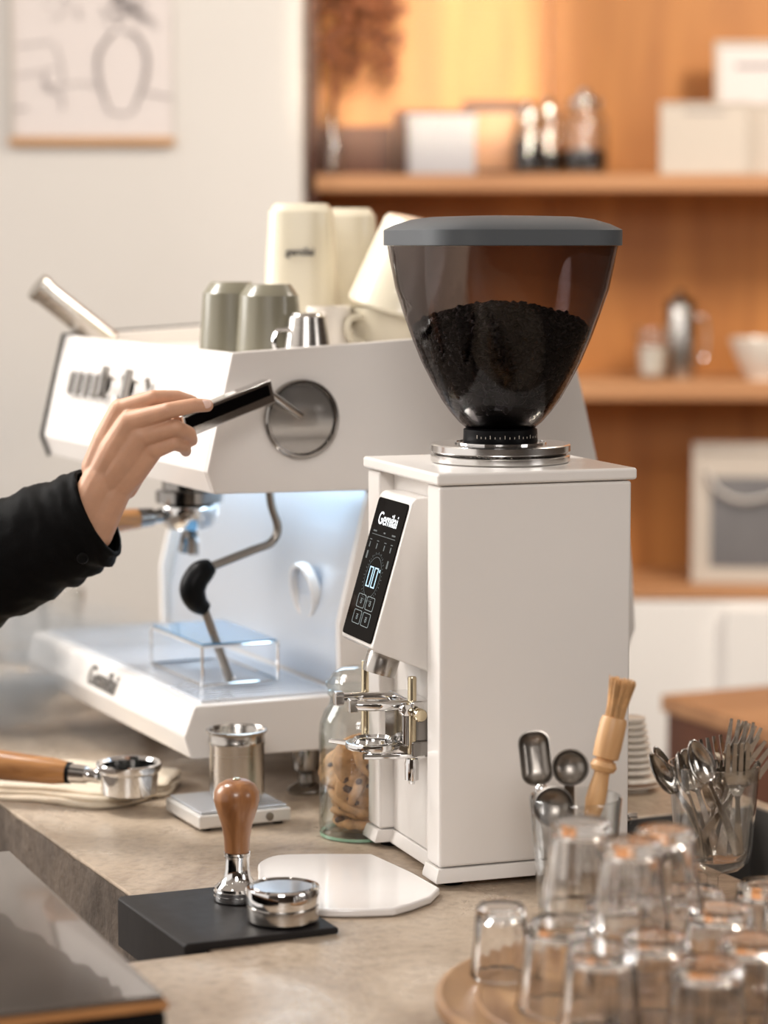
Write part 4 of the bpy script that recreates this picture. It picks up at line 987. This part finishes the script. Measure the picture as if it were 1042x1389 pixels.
# --- steel dosing cup
cc = aty(322, 1060, 2.705)
cup = thing('dosing_cup', 'straight brushed steel dosing cup with flared rim standing on the scale', 'cup', (cc.x, 2.700, C + 0.0217))
MB().lathe([(0.001, 0), (0.020, 0), (0.027, 0.004), (0.0300, 0.012), (0.0300, 0.064), (0.0310, 0.066), (0.0310, 0.070), (0.0305, 0.071), (0.0305, 0.077), (0.0335, 0.079), (0.0338, 0.081), (0.031, 0.0815), (0.029, 0.078), (0.0285, 0.012), (0.020, 0.006), (0.001, 0.005)], 64, cap=False).build('cup_body', 'steel', cup)
# --- cookie jar
JX, JY = aty(489, 1100, 2.640).x, 2.640
jar = thing('cookie_jar', 'clear glass storage jar of cookies partly hidden behind the grinder', 'jar', (JX, JY, C))
jar.scale = (1, 1, 1.09)
JR = 0.0445
MB().lathe([(0.001, 0.0), (JR * 0.86, 0.0), (JR * 0.97, 0.004), (JR, 0.012), (JR, 0.100), (JR * 0.97, 0.112), (JR * 0.86, 0.124), (JR * 0.74, 0.130), (JR * 0.72, 0.137), (JR * 0.80, 0.141), (JR * 0.80, 0.145), (JR * 0.74, 0.146), (JR * 0.68, 0.142), (JR * 0.67, 0.131), (JR * 0.80, 0.122), (JR * 0.92, 0.111), (JR * 0.945, 0.10), (JR * 0.945, 0.015), (JR * 0.88, 0.009), (0.001, 0.008)], 56, cap=False).build('jar_body', 'jar_glass', jar)
MB().lathe([(0.001, 0.1465), (JR * 0.78, 0.1465), (JR * 0.84, 0.149), (JR * 0.84, 0.153), (JR * 0.74, 0.1555), (JR * 0.66, 0.161), (JR * 0.45, 0.166), (0.001, 0.168)], 56).build('jar_lid', 'jar_glass', jar)
MB().lathe([(JR * 0.90, 0.0), (JR * 0.985, 0.001), (JR * 0.985, 0.004), (JR * 0.90, 0.003)], 48, closed=True).build('base_rim', plain('green_glass_rim', (0.25, 0.42, 0.30), 0.1, coat=0.5), jar)
# cookies
def cookie_mesh(seed):
    m = MB(); rings = []; rg = random.Random(seed)
    prof = [(0.05, -0.0042), (0.6, -0.0045), (0.9, -0.0038), (1.0, -0.0005), (0.95, 0.0030), (0.75, 0.0050), (0.4, 0.0062), (0.03, 0.0066)]
    for r_, z in prof:
        rings.append([((1 + 0.07 * noise.noise((cos(a) * 2 + seed, sin(a) * 2, 0))) * r_ * 0.0310 * cos(a), (1 + 0.07 * noise.noise((cos(a) * 2 + seed, sin(a) * 2, 0))) * r_ * 0.0310 * sin(a), z * 1.1 + 0.0042 * noise.noise((cos(a) * r_ * 3.2 + seed, sin(a) * r_ * 3.2, z * 60)) * min(1, r_ * 3)) for a in [2 * pi * k / 28 for k in range(28)]])
    m.loft(rings); return m.mesh('cookie', 'cookie', angle=80)
cms = [cookie_mesh(i) for i in range(3)]
chipm = MB(); chipm.sphere((0, 0, 0), 0.0030, 8, 6, (1.2, 0.9, 0.7)); chipm = chipm.mesh('chocolate_chip', 'chip')
ck = []
JC = Vector((JX, JY, C))
# (x, y, z, tilt about x, tilt about z) relative to the jar
lay = [(0.001, 0.001, 0.0155, 2, 0), (-0.002, 0.003, 0.0270, -8, 20), (-0.006, -0.008, 0.0400, 28, 50), (-0.014, -0.004, 0.0520, 62, -70), (0.008, 0.012, 0.040, -22, 90),
       (0.004, -0.020, 0.0500, 74, 12), (-0.012, 0.016, 0.058, -50, 150), (0.016, 0.004, 0.057, 50, 150), (-0.020, 0.004, 0.074, 38, -40), (-0.002, -0.006, 0.078, 60, 28), (0.002, 0.018, 0.082, -62, 10), (0.020, -0.010, 0.085, 58, 50)]
desc = ['flat at the very bottom of the jar', 'second from the bottom of the jar', 'tipped low at the front left of the jar', 'leaning on the left glass low in the jar', 'low at the back of the jar', 'standing upright with big chips at the front of the jar', 'behind the leaning ones at the back left', 'at the right side behind the grinder edge', 'small end-on at the upper left of the pile', 'standing near the middle top of the pile', 'at the back top of the pile', 'topmost at the right of the pile']
for i, (x, y, z, tx, tz) in enumerate(lay):
    o = bpy.data.objects.new('cookie', cms[i % 3]); COL.objects.link(o)
    f = 0.80
    o.location = JC + Vector((x * f, y * f, z)); o.rotation_euler = (R(tx), 0, R(tz))
    tag(o, 'chocolate chip cookie ' + desc[i], 'cookie', 'cookies in the glass jar')
    for k in range(13):
        c_ = bpy.data.objects.new('chocolate_chip', chipm); COL.objects.link(c_); c_.parent = o
        a = k * 2.4 + i; r_ = 0.0045 + 0.0018 * k
        c_.location = (cos(a) * r_, sin(a) * r_, 0.0052 - 0.0000 * k if (r_ < 0.020) else 0.0034)
        if k % 3 == 2: c_.location.z = -0.0045 if r_ < 0.020 else -0.003
        c_.rotation_euler = (0, 0, a); c_.scale = [0.8 + 1.0 * ((k * 7 + i * 3) % 5) / 4] * 3

# --- tamping mat : top plate with a lip over the counter edge
mat = thing('tamping_mat', 'black rubber corner tamping mat hooked over the counter edge', 'mat', mw(-0.362, -0.523), YAW)
MWX, MWY = 0.150, 0.183
mt = MB(); mt.prism([(0, -0.040), (0.0215, -0.040), (0.0215, 0.0005), (MWX, 0.0005), (MWX + 0.001, 0.003), (MWX, 0.0065), (0.03, 0.0080), (0.004, 0.0085), (0, 0.0065)], 0, MWY)
mt.build('mat_pad', 'rubber', mat, bevel=0.0016, seg=3)
# --- tamper
tpz = C + 0.0087
tc_ = P3(322, 1219, tpz)
tm = thing('tamper', 'coffee tamper with polished wooden handle standing on the mat', 'tamper', (tc_.x, tc_.y, tpz))
MB().lathe([(0.001, 0), (0.0222, 0), (0.0225, 0.001), (0.0225, 0.0045), (0.0215, 0.005), (0.0222, 0.0056), (0.0225, 0.0085), (0.0212, 0.0090), (0.0218, 0.0098), (0.0215, 0.0125), (0.0170, 0.0165), (0.0132, 0.022), (0.0118, 0.030), (0.0116, 0.0400), (0.0126, 0.0405), (0.0126, 0.0425), (0.0118, 0.043), (0.0126, 0.0435), (0.0126, 0.0455), (0.001, 0.0458)], 56).build('tamper_base', 'chrome', tm)
MB().lathe([(0.001, 0.046), (0.0118, 0.046), (0.0125, 0.060), (0.0150, 0.073), (0.0195, 0.087), (0.0218, 0.096), (0.0215, 0.104), (0.0175, 0.111), (0.0105, 0.115), (0.001, 0.1160)], 48).build('handle', 'handle_wood', tm)
MB().lathe([(0.001, 0.1161), (0.004, 0.1161), (0.003, 0.1172), (0.001, 0.1174)], 16).build('end_stud', 'brass', tm)
# --- distributor puck
dc = P3(384, 1247, tpz)
ds = thing('coffee_distributor', 'round chrome coffee distributor puck on the right part of the mat', 'distributor', (dc.x, dc.y, tpz))
MB().lathe([(0.001, 0), (0.0315, 0), (0.033, 0.0015), (0.0335, 0.013), (0.033, 0.0145), (0.001, 0.0146)], 64).build('lower_ring', 'steel', ds)
MB().lathe([(0.001, 0.0147), (0.0318, 0.0147), (0.0318, 0.0165), (0.0343, 0.0172), (0.0345, 0.0295), (0.0335, 0.0315), (0.031, 0.0322), (0.030, 0.0312), (0.001, 0.0312)], 64).build('upper_ring', 'chrome', ds)
MB().lathe([(0.0275, 0.03125), (0.0288, 0.0325), (0.0295, 0.03125)], 48, closed=True).build('face_ring', 'dark_chrome', ds)
# --- marble board
mo = [(350, 1180), (352, 1168), (375, 1159), (420, 1157), (470, 1157), (505, 1157), (560, 1182), (597, 1203), (585, 1215), (560, 1224), (535, 1231), (470, 1233), (420, 1230), (375, 1215), (352, 1196)]
pts = [P3(a, b, C + 0.009) for a, b in mo]; mcx, mcy = sum(p_.x for p_ in pts) / len(pts), sum(p_.y for p_ in pts) / len(pts)
mpoly = [((p_.x - mcx), (p_.y - mcy)) for p_ in pts]
_l = [(x, y, 0) for x, y in (mpoly[10:] + mpoly[:6])]
mpoly = [(v.x, v.y) for v in smooth_path(_l, 4)] + mpoly[6:10]
mbd = MB().prism(mpoly, 0, 0.0085, 'z').build('marble_board', 'marble', None, loc=(mcx, mcy, C + 0.0002), bevel=0.003, seg=3)
tag(mbd, 'white marble board with rounded and cut sides under the grinder front', 'board')

# --- saucers stack behind the grinder
sv = P3(868, 1068)
for i in range(11):
    r0 = 0.033 if i < 2 else 0.026 - 0.0014 * (i - 2)
    z = C + [0, 0.0095][i] if i < 2 else C + 0.019 + (i - 2) * 0.0075
    o = thing('small_plate' if i < 2 else 'small_bowl', 'x', 'plate' if i < 2 else 'bowl', (0.288, 2.86, z), group='stack of white dishes behind the grinder')
    if i == 0: MB().lathe([(0.001, 0), (0.018, 0), (0.02, 0.003), (r0, 0.008), (r0, 0.0092), (0.019, 0.006), (0.001, 0.005)], 32, cap=False).build('dish_body', 'cup_white', o)
    else: MB().lathe([(0.001, 0), (r0 * 0.6, 0), (r0 * 0.95, 0.003), (r0, 0.0052), (r0 * 0.98, 0.0070), (r0 * 0.85, 0.0074), (0.001, 0.0074)], 32, cap=False).build('dish_body', 'cup_white', o)
    nm = ['bottom', 'second', 'third', 'fourth', 'fifth', 'sixth', 'seventh', 'eighth', 'ninth', 'tenth', 'top'][i]
    o['label'] = f'white round dish, {nm} {"" if i in (0, 10) else "up "}in the tapering stack behind the grinder'.replace('  ', ' ')

# --- glass with scoops and brush
def tumbler(name, label, loc, r0, r1, h, mat, t=0.0022, fl=0, bott=0.008, inv=False, group=None, rot=None, seg=64, twist=0):
    rf = (lambda a, z: 1 + 0.035 * abs(cos(a * fl / 2))) if fl else None
    o = thing(name, label, 'glass', loc, rot=rot or (0, 0, twist), group=group)
    m = MB()
    prof = [(0.0006, 0), (r0 * 0.9, 0), (r0 + 0.0002, 0.003), (r0 + (r1 - r0) * 0.5, h * 0.5), (r1 + (0.0012 if fl else 0), h - 0.002), (r1 - t * 0.5, h), (r1 - t, h - 0.001)]
    prof += [(r0 + (r1 - r0) * 0.5 - t, h * 0.5), (r0 - t, bott + 0.003), (r0 * 0.8 - t, bott), (0.0006, bott)]
    if inv: prof = [(a, h - b) for a, b in prof]
    rings = []
    n_out = 6
    for i, (r_, z) in enumerate(prof):
        rings.append([((rf(2 * pi * k / seg, z) if rf and i < 5 and i > 0 else 1) * r_ * cos(2 * pi * k / seg), (rf(2 * pi * k / seg, z) if rf and i < 5 and i > 0 else 1) * r_ * sin(2 * pi * k / seg), z) for k in range(seg)])
    m.loft(rings, cap0=True, cap1=True)
    m.build('glass_body', mat, o, angle=25 if fl else 40)
    return o
TG = Vector((aty(781, 1080, 2.25).x, 2.25, C))
tumbler('tool_glass', 'clear straight glass holding three steel scoops and a wooden brush', TG, 0.032, 0.0425, 0.128, 'glass')
# brush
def in_frame(o, p0, p1, roll=0):
    """place o so that its local +z runs from p0 to p1"""
    o.location = p0; qd = (Vector(p1) - Vector(p0)).to_track_quat('Z', 'Y'); o.rotation_mode = 'QUATERNION'
    from mathutils import Quaternion
    o.rotation_quaternion = qd @ Quaternion((0, 0, 1), roll)
    return o
bt = aty(846, 922, 2.262); bb = aty(800, 1120, 2.248); dirb = (bt - bb).normalized(); Lb = (bt - bb).length
br = in_frame(thing('grinder_brush', 'wooden handled brush with tan bristles standing in the clear glass', 'brush', (0, 0, 0)), bb, bt)
MB().lathe([(0.001, 0), (0.004, 0.0), (0.0075, 0.010), (0.0095, 0.024), (0.0088, 0.036), (0.0072, 0.047), (0.0075, 0.0505), (0.0105, 0.0515), (0.0125, 0.056), (0.0105, 0.0605), (0.0080, 0.0615), (0.0080, 0.0625), (0.0120, 0.064), (0.0125, 0.075), (0.0122, 0.098), (0.0110, 0.1015), (0.001, 0.102)], 32).build('handle', 'light_wood', br)
bm2 = MB()
for k in range(260):
    a = random.uniform(0, 2 * pi); r_ = 0.0088 * sqrt(random.random())
    x, y = cos(a) * r_, sin(a) * r_; f = 1.45 + random.uniform(-0.08, 0.12)
    bm2.tube([(x, y, 0.100), (x * 1.05, y * 1.05, 0.112), (x * f, y * f, min(Lb, 0.140) + random.uniform(-0.004, 0.002))], [0.0005, 0.0005, 0.00035], 4)
tag(bm2.build('bristles', 'bristle', br), kind='stuff')
def scoop(name, label, pc_px, tip_px, D, rr, depth, cat='spoon', sq=False, facing=None, mat='steel_dull', dt=0.01):
    """bowl centre at pc_px, handle running down to tip_px inside the glass"""
    c_ = aty(*pc_px, D); e_ = aty(*tip_px, D + dt)
    t = thing(name, label, cat, c_)
    view = (Vector((0, 0, CAMZ)) - c_).normalized() if facing is None else Vector(facing).normalized()
    q_ = view.to_track_quat('Z', 'Y').to_matrix().to_4x4()
    prof_o = [(rr * sin(a), -depth * cos(a)) for a in [i / 9 * pi / 2 for i in range(10)]]
    prof_i = [((rr - 0.0012) * sin(a), -(depth - 0.0012) * cos(a)) for a in [(9 - i) / 9 * pi / 2 for i in range(10)]]
    pr = [(max(0.0003, a), b) for a, b in prof_o + [(rr + 0.0008, 0.0004), (rr - 0.0008, 0.0008)] + prof_i]
    MB().lathe(pr, 40, q_, cap=False).build('scoop_bowl', mat, t)
    e_l = e_ - c_; d_ = e_l.normalized()
    side = (d_ - view * d_.dot(view)).normalized()
    st_ = side * (rr - 0.001)
    m = MB(); pts_ = smooth_path([st_, st_ + (e_l - st_) * 0.3, st_ + (e_l - st_) * 0.7, e_l], 4)
    w_ = view.cross(side).normalized()
    rg = []
    for i, p_ in enumerate(pts_):
        hw_ = 0.0045 + 0.0025 * (i / len(pts_)); n_ = (view - d_ * view.dot(d_)).normalized() * 0.0009
        rg.append([tuple(p_ + w_ * hw_ - n_), tuple(p_ + w_ * hw_ + n_), tuple(p_ - w_ * hw_ + n_), tuple(p_ - w_ * hw_ - n_)])
    m.loft(rg).build('handle', mat, t, bevel=0.0004)
    return t
scoop('measuring_spoon', 'round steel measuring scoop facing the viewer beside the wooden brush', (774, 1041), (770, 1170), 2.255, 0.0165, 0.011, facing=(-0.15, -1, 0.35))
scoop('measuring_spoon', 'lowest round steel scoop, seen through the wall of the clear glass', (751, 1094), (785, 1225), 2.232, 0.0180, 0.012, facing=(0.0, -1, 0.2))
# long oval scoop
oc = aty(727, 1028, 2.262)
t = thing('oval_scoop', 'elongated steel scoop leaning left above the rim of the clear glass', 'spoon', oc)
vw = Vector((-0.15, -1, 0.25)).normalized(); qm = vw.to_track_quat('Z', 'Y').to_matrix().to_4x4() @ Matrix.Rotation(R(8), 4, 'Z')
def oring(a, b, z, off=0): return [(x, y + off, z) for x, y in rrect(-a, a, -b, b, a * 0.75, 6)]
MB().loft([oring(0.004, 0.012, -0.010), oring(0.010, 0.019, -0.009), oring(0.0135, 0.0235, -0.004), oring(0.0148, 0.025, 0.0005), oring(0.0135, 0.0238, 0.0007), oring(0.0120, 0.022, -0.004), oring(0.0085, 0.018, -0.0075), oring(0.003, 0.011, -0.0085)], mtx=qm).build('scoop_bowl', 'steel_dull', t)
e_ = aty(768, 1215, 2.265) - oc; s0 = qm @ Vector((0.002, -0.024, -0.001))
MB().tube(smooth_path([s0, s0 + (e_ - s0) * 0.4, e_], 4), 0.0036, 8, flat=0.4).build('handle', 'steel_dull', t)
MB().sphere(qm @ Vector((0.002, -0.029, 0.002)), 0.0060, 16, 10).build('rivet', 'chrome', t)

# --- footed glass with cutlery
CG = Vector((aty(967, 1180, 2.34).x, 2.34, C))
fg = thing('footed_glass', 'clear footed glass packed with forks and spoons at the right', 'glass', CG)
FB = 0.040
MB().lathe([(0.0006, 0.0), (0.030, 0.0), (0.031, 0.0015), (0.022, 0.004), (0.008, 0.008), (0.0055, 0.014), (0.0055, FB - 0.010), (0.010, FB - 0.005), (0.026, FB - 0.001), (0.034, FB + 0.006), (0.0365, FB + 0.016), (0.0435, FB + 0.098), (0.0437, FB + 0.100), (0.0420, FB + 0.100), (0.0415, FB + 0.098), (0.0345, FB + 0.017), (0.031, FB + 0.010), (0.022, FB + 0.007), (0.0006, FB + 0.006)], 64, cap=False).build('glass_body', 'glass', fg)
def ribbon(m, pts_, wid, nrm, th):
    rg = []; n = len(pts_)
    for i, p_ in enumerate(pts_):
        d_ = (pts_[min(i + 1, n - 1)] - pts_[max(0, i - 1)]).normalized(); n_ = (nrm - d_ * nrm.dot(d_)).normalized(); s_ = d_.cross(n_)
        h_ = wid[i] if isinstance(wid, list) else wid
        rg.append([tuple(p_ + s_ * h_ - n_ * th), tuple(p_ + s_ * h_ + n_ * th), tuple(p_ - s_ * h_ + n_ * th), tuple(p_ - s_ * h_ - n_ * th)])
    m.loft(rg); return m
def cutlery(kind, label, top_px, bot_px, Dt, Db, face=(0, -1, 0.2), hw=0.0125, hl=0.045):
    a = aty(*bot_px, Db); b = aty(*top_px, Dt)
    t = thing(kind, label, kind.replace('table_', ''), a)
    L_ = (b - a).length; z_ = (b - a).normalized(); f_ = Vector(face); f_ = (f_ - z_ * f_.dot(z_)).normalized(); x_ = f_.cross(z_)
    m3 = Matrix((x_, f_, z_)).transposed(); t.rotation_mode = 'QUATERNION'; t.rotation_quaternion = m3.to_quaternion()
    # local: z up the handle, y = face direction, x = width
    nH = L_ - hl
    m = MB(); k = 14; pts_ = [Vector((0, 0.0025 * sin(i / k * pi), nH * i / k)) for i in range(k + 1)]
    wd_ = [0.0052 - 0.0030 * min(1, (i / k) * 1.2) + (0.0008 if i == k else 0) for i in range(k + 1)]
    ribbon(m, pts_, wd_, Vector((0, 1, 0)), 0.0009); m.build('handle', 'cutlery', t, bevel=0.0003)
    if kind == 'spoon':
        m = MB(); rg = []
        rows = 12; cols = 9
        vs = []; fs = []
        for j in range(rows + 1):
            s_ = j / rows; w_ = hw * (sin(pi * min(1, s_ ** 0.8 * 0.93 + 0.045)) ** 0.65)
            for i in range(cols):
                xx = (i / (cols - 1) * 2 - 1)
                dp_ = -0.0075 * (1 - xx * xx) * sin(pi * min(1, max(0, s_))) ** 0.7
                vs.append((xx * w_, dp_, nH - 0.002 + s_ * (hl + 0.002)))
        for j in range(rows):
            for i in range(cols - 1): fs.append((j * cols + i, j * cols + i + 1, (j + 1) * cols + i + 1, (j + 1) * cols + i))
        m.add(vs, fs); o = m.build('spoon_bowl', 'cutlery', t)
        sd = o.modifiers.new('s', 'SOLIDIFY'); sd.thickness = 0.0010; sd.offset = 0
    else:
        m = MB(); n = 8; wr_ = hw
        pts_ = [Vector((0, -0.004 * sin(i / n * pi * 0.9), nH - 0.001 + (hl * 0.42) * i / n)) for i in range(n + 1)]
        ribbon(m, pts_, [0.003 + (wr_ - 0.003) * min(1, (i / n) ** 0.7) for i in range(n + 1)], Vector((0, 1, 0)), 0.0008)
        m.build('fork_root', 'cutlery', t, bevel=0.0003)
        z0_ = nH - 0.001 + hl * 0.42
        for q_ in range(4):
            xx = (-0.75 + 0.5 * q_) * wr_ * 1.02
            ribbon(MB(), [Vector((xx, -0.0012, z0_ - 0.001)), Vector((xx, 0.0, z0_ + hl * 0.2)), Vector((xx, 0.0015, z0_ + hl * 0.4)), Vector((xx, 0.003, nH + hl))], [wr_ * 0.18, wr_ * 0.17, wr_ * 0.155, wr_ * 0.10], Vector((0, 1, 0)), 0.0008).build('tine', 'cutlery', t)
    return t
zb0 = 1172
cutlery('fork', 'tall fork with upright tines, left of the two highest forks', (1008, 977), (978, 1160), 2.350, 2.335, (-0.25, -1, 0.1), 0.0136, 0.055)
cutlery('fork', 'tall fork with upright tines at the right, edge turned to the viewer', (1019, 982), (950, 1162), 2.365, 2.350, (0.45, -1, 0.1), 0.0136, 0.055)
cutlery('fork', 'shorter fork in front of the two highest forks', (1001, 1008), (1000, 1158), 2.330, 2.322, (0.1, -1, 0.1), 0.0124, 0.050)
cutlery('fork', 'dark fork leaning out to the right edge of the photo', (1042, 1008), (936, 1158), 2.345, 2.330, (0.2, -1, 0.25), 0.0147, 0.052)
cutlery('fork', 'fork with curved tines leaning left, in the middle of the glass', (962, 1000), (1005, 1160), 2.375, 2.345, (0.35, -1, 0.25), 0.0142, 0.050)
cutlery('fork', 'mostly hidden fork standing behind the middle spoon', (974, 1030), (960, 1160), 2.368, 2.352, (0.1, -1, 0.2), 0.0124, 0.046)
cutlery('spoon', 'spoon with upright round bowl in the middle of the footed glass', (939, 1004), (1002, 1158), 2.328, 2.315, (0.15, -1, 0.25), 0.0125, 0.042)
cutlery('spoon', 'spoon leaning furthest left out of the footed glass, front one', (882, 1022), (945, 1118), 2.322, 2.333, (0.6, -1, 0.6), 0.0115, 0.044)
cutlery('spoon', 'spoon lying behind the furthest left spoon', (888, 1013), (962, 1160), 2.350, 2.350, (0.75, -1, 0.9), 0.0115, 0.044)
cutlery('spoon', 'narrow edge-on spoon between the left spoons and the middle spoon', (920, 1020), (955, 1162), 2.322, 2.330, (1.0, -0.4, 0.1), 0.0105, 0.040)
cutlery('spoon', 'spoon mostly hidden directly behind the round middle spoon', (928, 1016), (975, 1158), 2.360, 2.345, (-0.2, -1, 0.2), 0.0115, 0.040)

# --- wooden tray + upturned tumblers in the foreground
TC = Vector((0.234, 2.000, C))
tr = thing('round_tray', 'round grooved wooden tray under the upturned glasses in the foreground', 'tray', TC)
TRR = 0.192
MB().lathe([(0.001, 0.0), (TRR * 0.9, 0.0), (TRR, 0.010), (TRR, 0.018), (TRR - 0.005, 0.0195), (TRR - 0.014, 0.0150), (0.001, 0.0140)], 96).build('tray_body', 'tray_wood', tr)
for q_ in (0.80, 0.62, 0.44):
    MB().lathe([(TRR * q_, 0.0141), (TRR * q_ + 0.003, 0.0165), (TRR * q_ + 0.006, 0.0141)], 80, closed=True).build('ridge', 'tray_wood', tr)
TZ = C + 0.0170
low = [((0.098, 2.055), 'standing alone at the left rim of the round tray', 0.062, 0.024, 0.020), ((0.142, 1.965), 'lower layer, below the leftmost stacked glass', 0.073, .034, .026), ((0.200, 2.045), 'lower layer, behind the others under the stacked glasses', 0.073, .034, .026),
       ((0.214, 1.925), 'lower layer, front and centre', 0.073, .034, .026), ((0.276, 2.010), 'lower layer, right of the stacked glasses', 0.073, .034, .026), ((0.288, 1.915), 'lower layer, near the right edge of the photo', 0.073, .034, .026), ((0.345, 2.045), 'lower layer, rightmost at the back', 0.073, .034, .026), ((0.264, 2.100), 'lower layer, far back of the tray', 0.064, .032, .025), ((0.352, 1.955), 'lower layer, cut by the right edge of the photo', 0.073, .034, .026), ((0.245, 1.850), 'lower layer, nearest to the viewer in the middle', 0.073, .032, .026), ((0.168, 1.890), 'lower layer, nearest to the viewer on the left', 0.073, .032, .026), ((0.316, 1.842), 'lower layer, nearest to the viewer on the right', 0.073, .032, .026), ((0.330, 2.118), 'lower layer, at the far right rim of the tray', 0.064, .030, .024)]
for i, ((x, y), d_, h_, ra, rb) in enumerate(low):
    tumbler('tumbler', 'upturned fluted clear glass, ' + d_, (x, y, TZ), rb, ra, h_, 'tumbler', 0.0024, fl=14, bott=0.011, inv=True, group='upturned glasses on the round tray', twist=i * 0.4)
up = [((0.160, 2.000), 'stacked on top, leftmost', 0.073), ((0.196, 1.944), 'stacked on top, in the middle', 0.073), ((0.228, 1.998), 'stacked on top, rightmost', 0.073)]
for i, ((x, y), d_, h_) in enumerate(up):
    tumbler('tumbler', 'upturned fluted clear glass, ' + d_, (x, y, TZ + 0.0735), .023, .031 if i != 1 else .029, h_ - 0.003 * i, 'tumbler', 0.0024, fl=14, bott=0.011, inv=True, group='upturned glasses on the round tray', twist=i * 0.5)

# --- dark glossy box, bottom left foreground
fb_c = Vector((-0.165, 1.86, 0))
fb = thing('knock_box', 'dark glossy topped box blurred in the lower left foreground', 'box', (fb_c.x, fb_c.y, C), YAW + R(-3))
BH = 0.06
MB().box(-0.42, 0, 0, 0.50, 0.002, BH - 0.012).build('box_body', 'black', fb, bevel=0.006, seg=3)
MB().box(-0.42, 0.001, -0.001, 0.50, BH - 0.0118, BH - 0.004).build('wood_band', 'handle_wood_x', fb, bevel=0.002)
MB().box(-0.42, -0.002, 0.002, 0.498, BH - 0.0038, BH).build('box_lid', 'table_gloss', fb, bevel=0.003, seg=3)

# --- blurred glassware at the far left end of the counter
for i, (px, py, h_, r_, lb) in enumerate([(10, 885, 0.085, 0.035, 'far blurred clear glass at the left edge of the counter'), (58, 880, 0.13, 0.03, 'tall far blurred glass left of the machine tray'), (105, 868, 0.11, 0.036, 'far blurred glass jug behind the left end of the machine tray')]):
    p_ = atz(px, py, C)
    t = tumbler('far_glass', lb, (p_.x, min(p_.y, 3.78), C), r_ * 0.8, r_, h_, 'glass')

# --- steam drifting over the left of the counter
def steam(name, label, c, sc_, dens, scale):
    m, N, L, B = _mat('steam_' + name); N.remove(B)
    out = N['Material Output']; tc = N.new('ShaderNodeTexCoord')
    nz = N.new('ShaderNodeTexNoise'); nz.inputs['Scale'].default_value = scale; nz.inputs['Detail'].default_value = 4; nz.inputs['Distortion'].default_value = 1.2
    L.new(tc.outputs['Object'], nz.inputs['Vector'])
    cr = N.new('ShaderNodeMapRange'); cr.inputs['From Min'].default_value = 0.42; cr.inputs['From Max'].default_value = 0.75
    L.new(nz.outputs['Fac'], cr.inputs['Value'])
    ln = N.new('ShaderNodeVectorMath'); ln.operation = 'LENGTH'; L.new(tc.outputs['Object'], ln.inputs[0])
    fo = N.new('ShaderNodeMapRange'); fo.inputs['From Min'].default_value = 1.0; fo.inputs['From Max'].default_value = 0.25; L.new(ln.outputs['Value'], fo.inputs['Value'])
    mu = N.new('ShaderNodeMath'); mu.operation = 'MULTIPLY'; L.new(cr.outputs[0], mu.inputs[0]); L.new(fo.outputs[0], mu.inputs[1])
    m2 = N.new('ShaderNodeMath'); m2.operation = 'MULTIPLY'; m2.inputs[1].default_value = dens; L.new(mu.outputs[0], m2.inputs[0])
    vs = N.new('ShaderNodeVolumeScatter'); vs.inputs['Color'].default_value = (1, 1, 1, 1); vs.inputs['Anisotropy'].default_value = 0.3
    L.new(m2.outputs[0], vs.inputs['Density']); L.new(vs.outputs[0], out.inputs['Volume'])
    o = MB().sphere((0, 0, 0), 1.0, 24, 16).build('steam', m, None, loc=c)
    o.scale = sc_
    return tag(o, label, 'steam', kind='stuff')
steam('low', 'white steam drifting over the counter behind the loose portafilter', (-0.47, 3.20, C + 0.085), (0.25, 0.18, 0.10), 45, 1.6)
steam('high', 'thin white steam rising at the far end of the machine above the counter', (-0.62, 3.72, C + 0.30), (0.28, 0.12, 0.27), 6, 2.0)
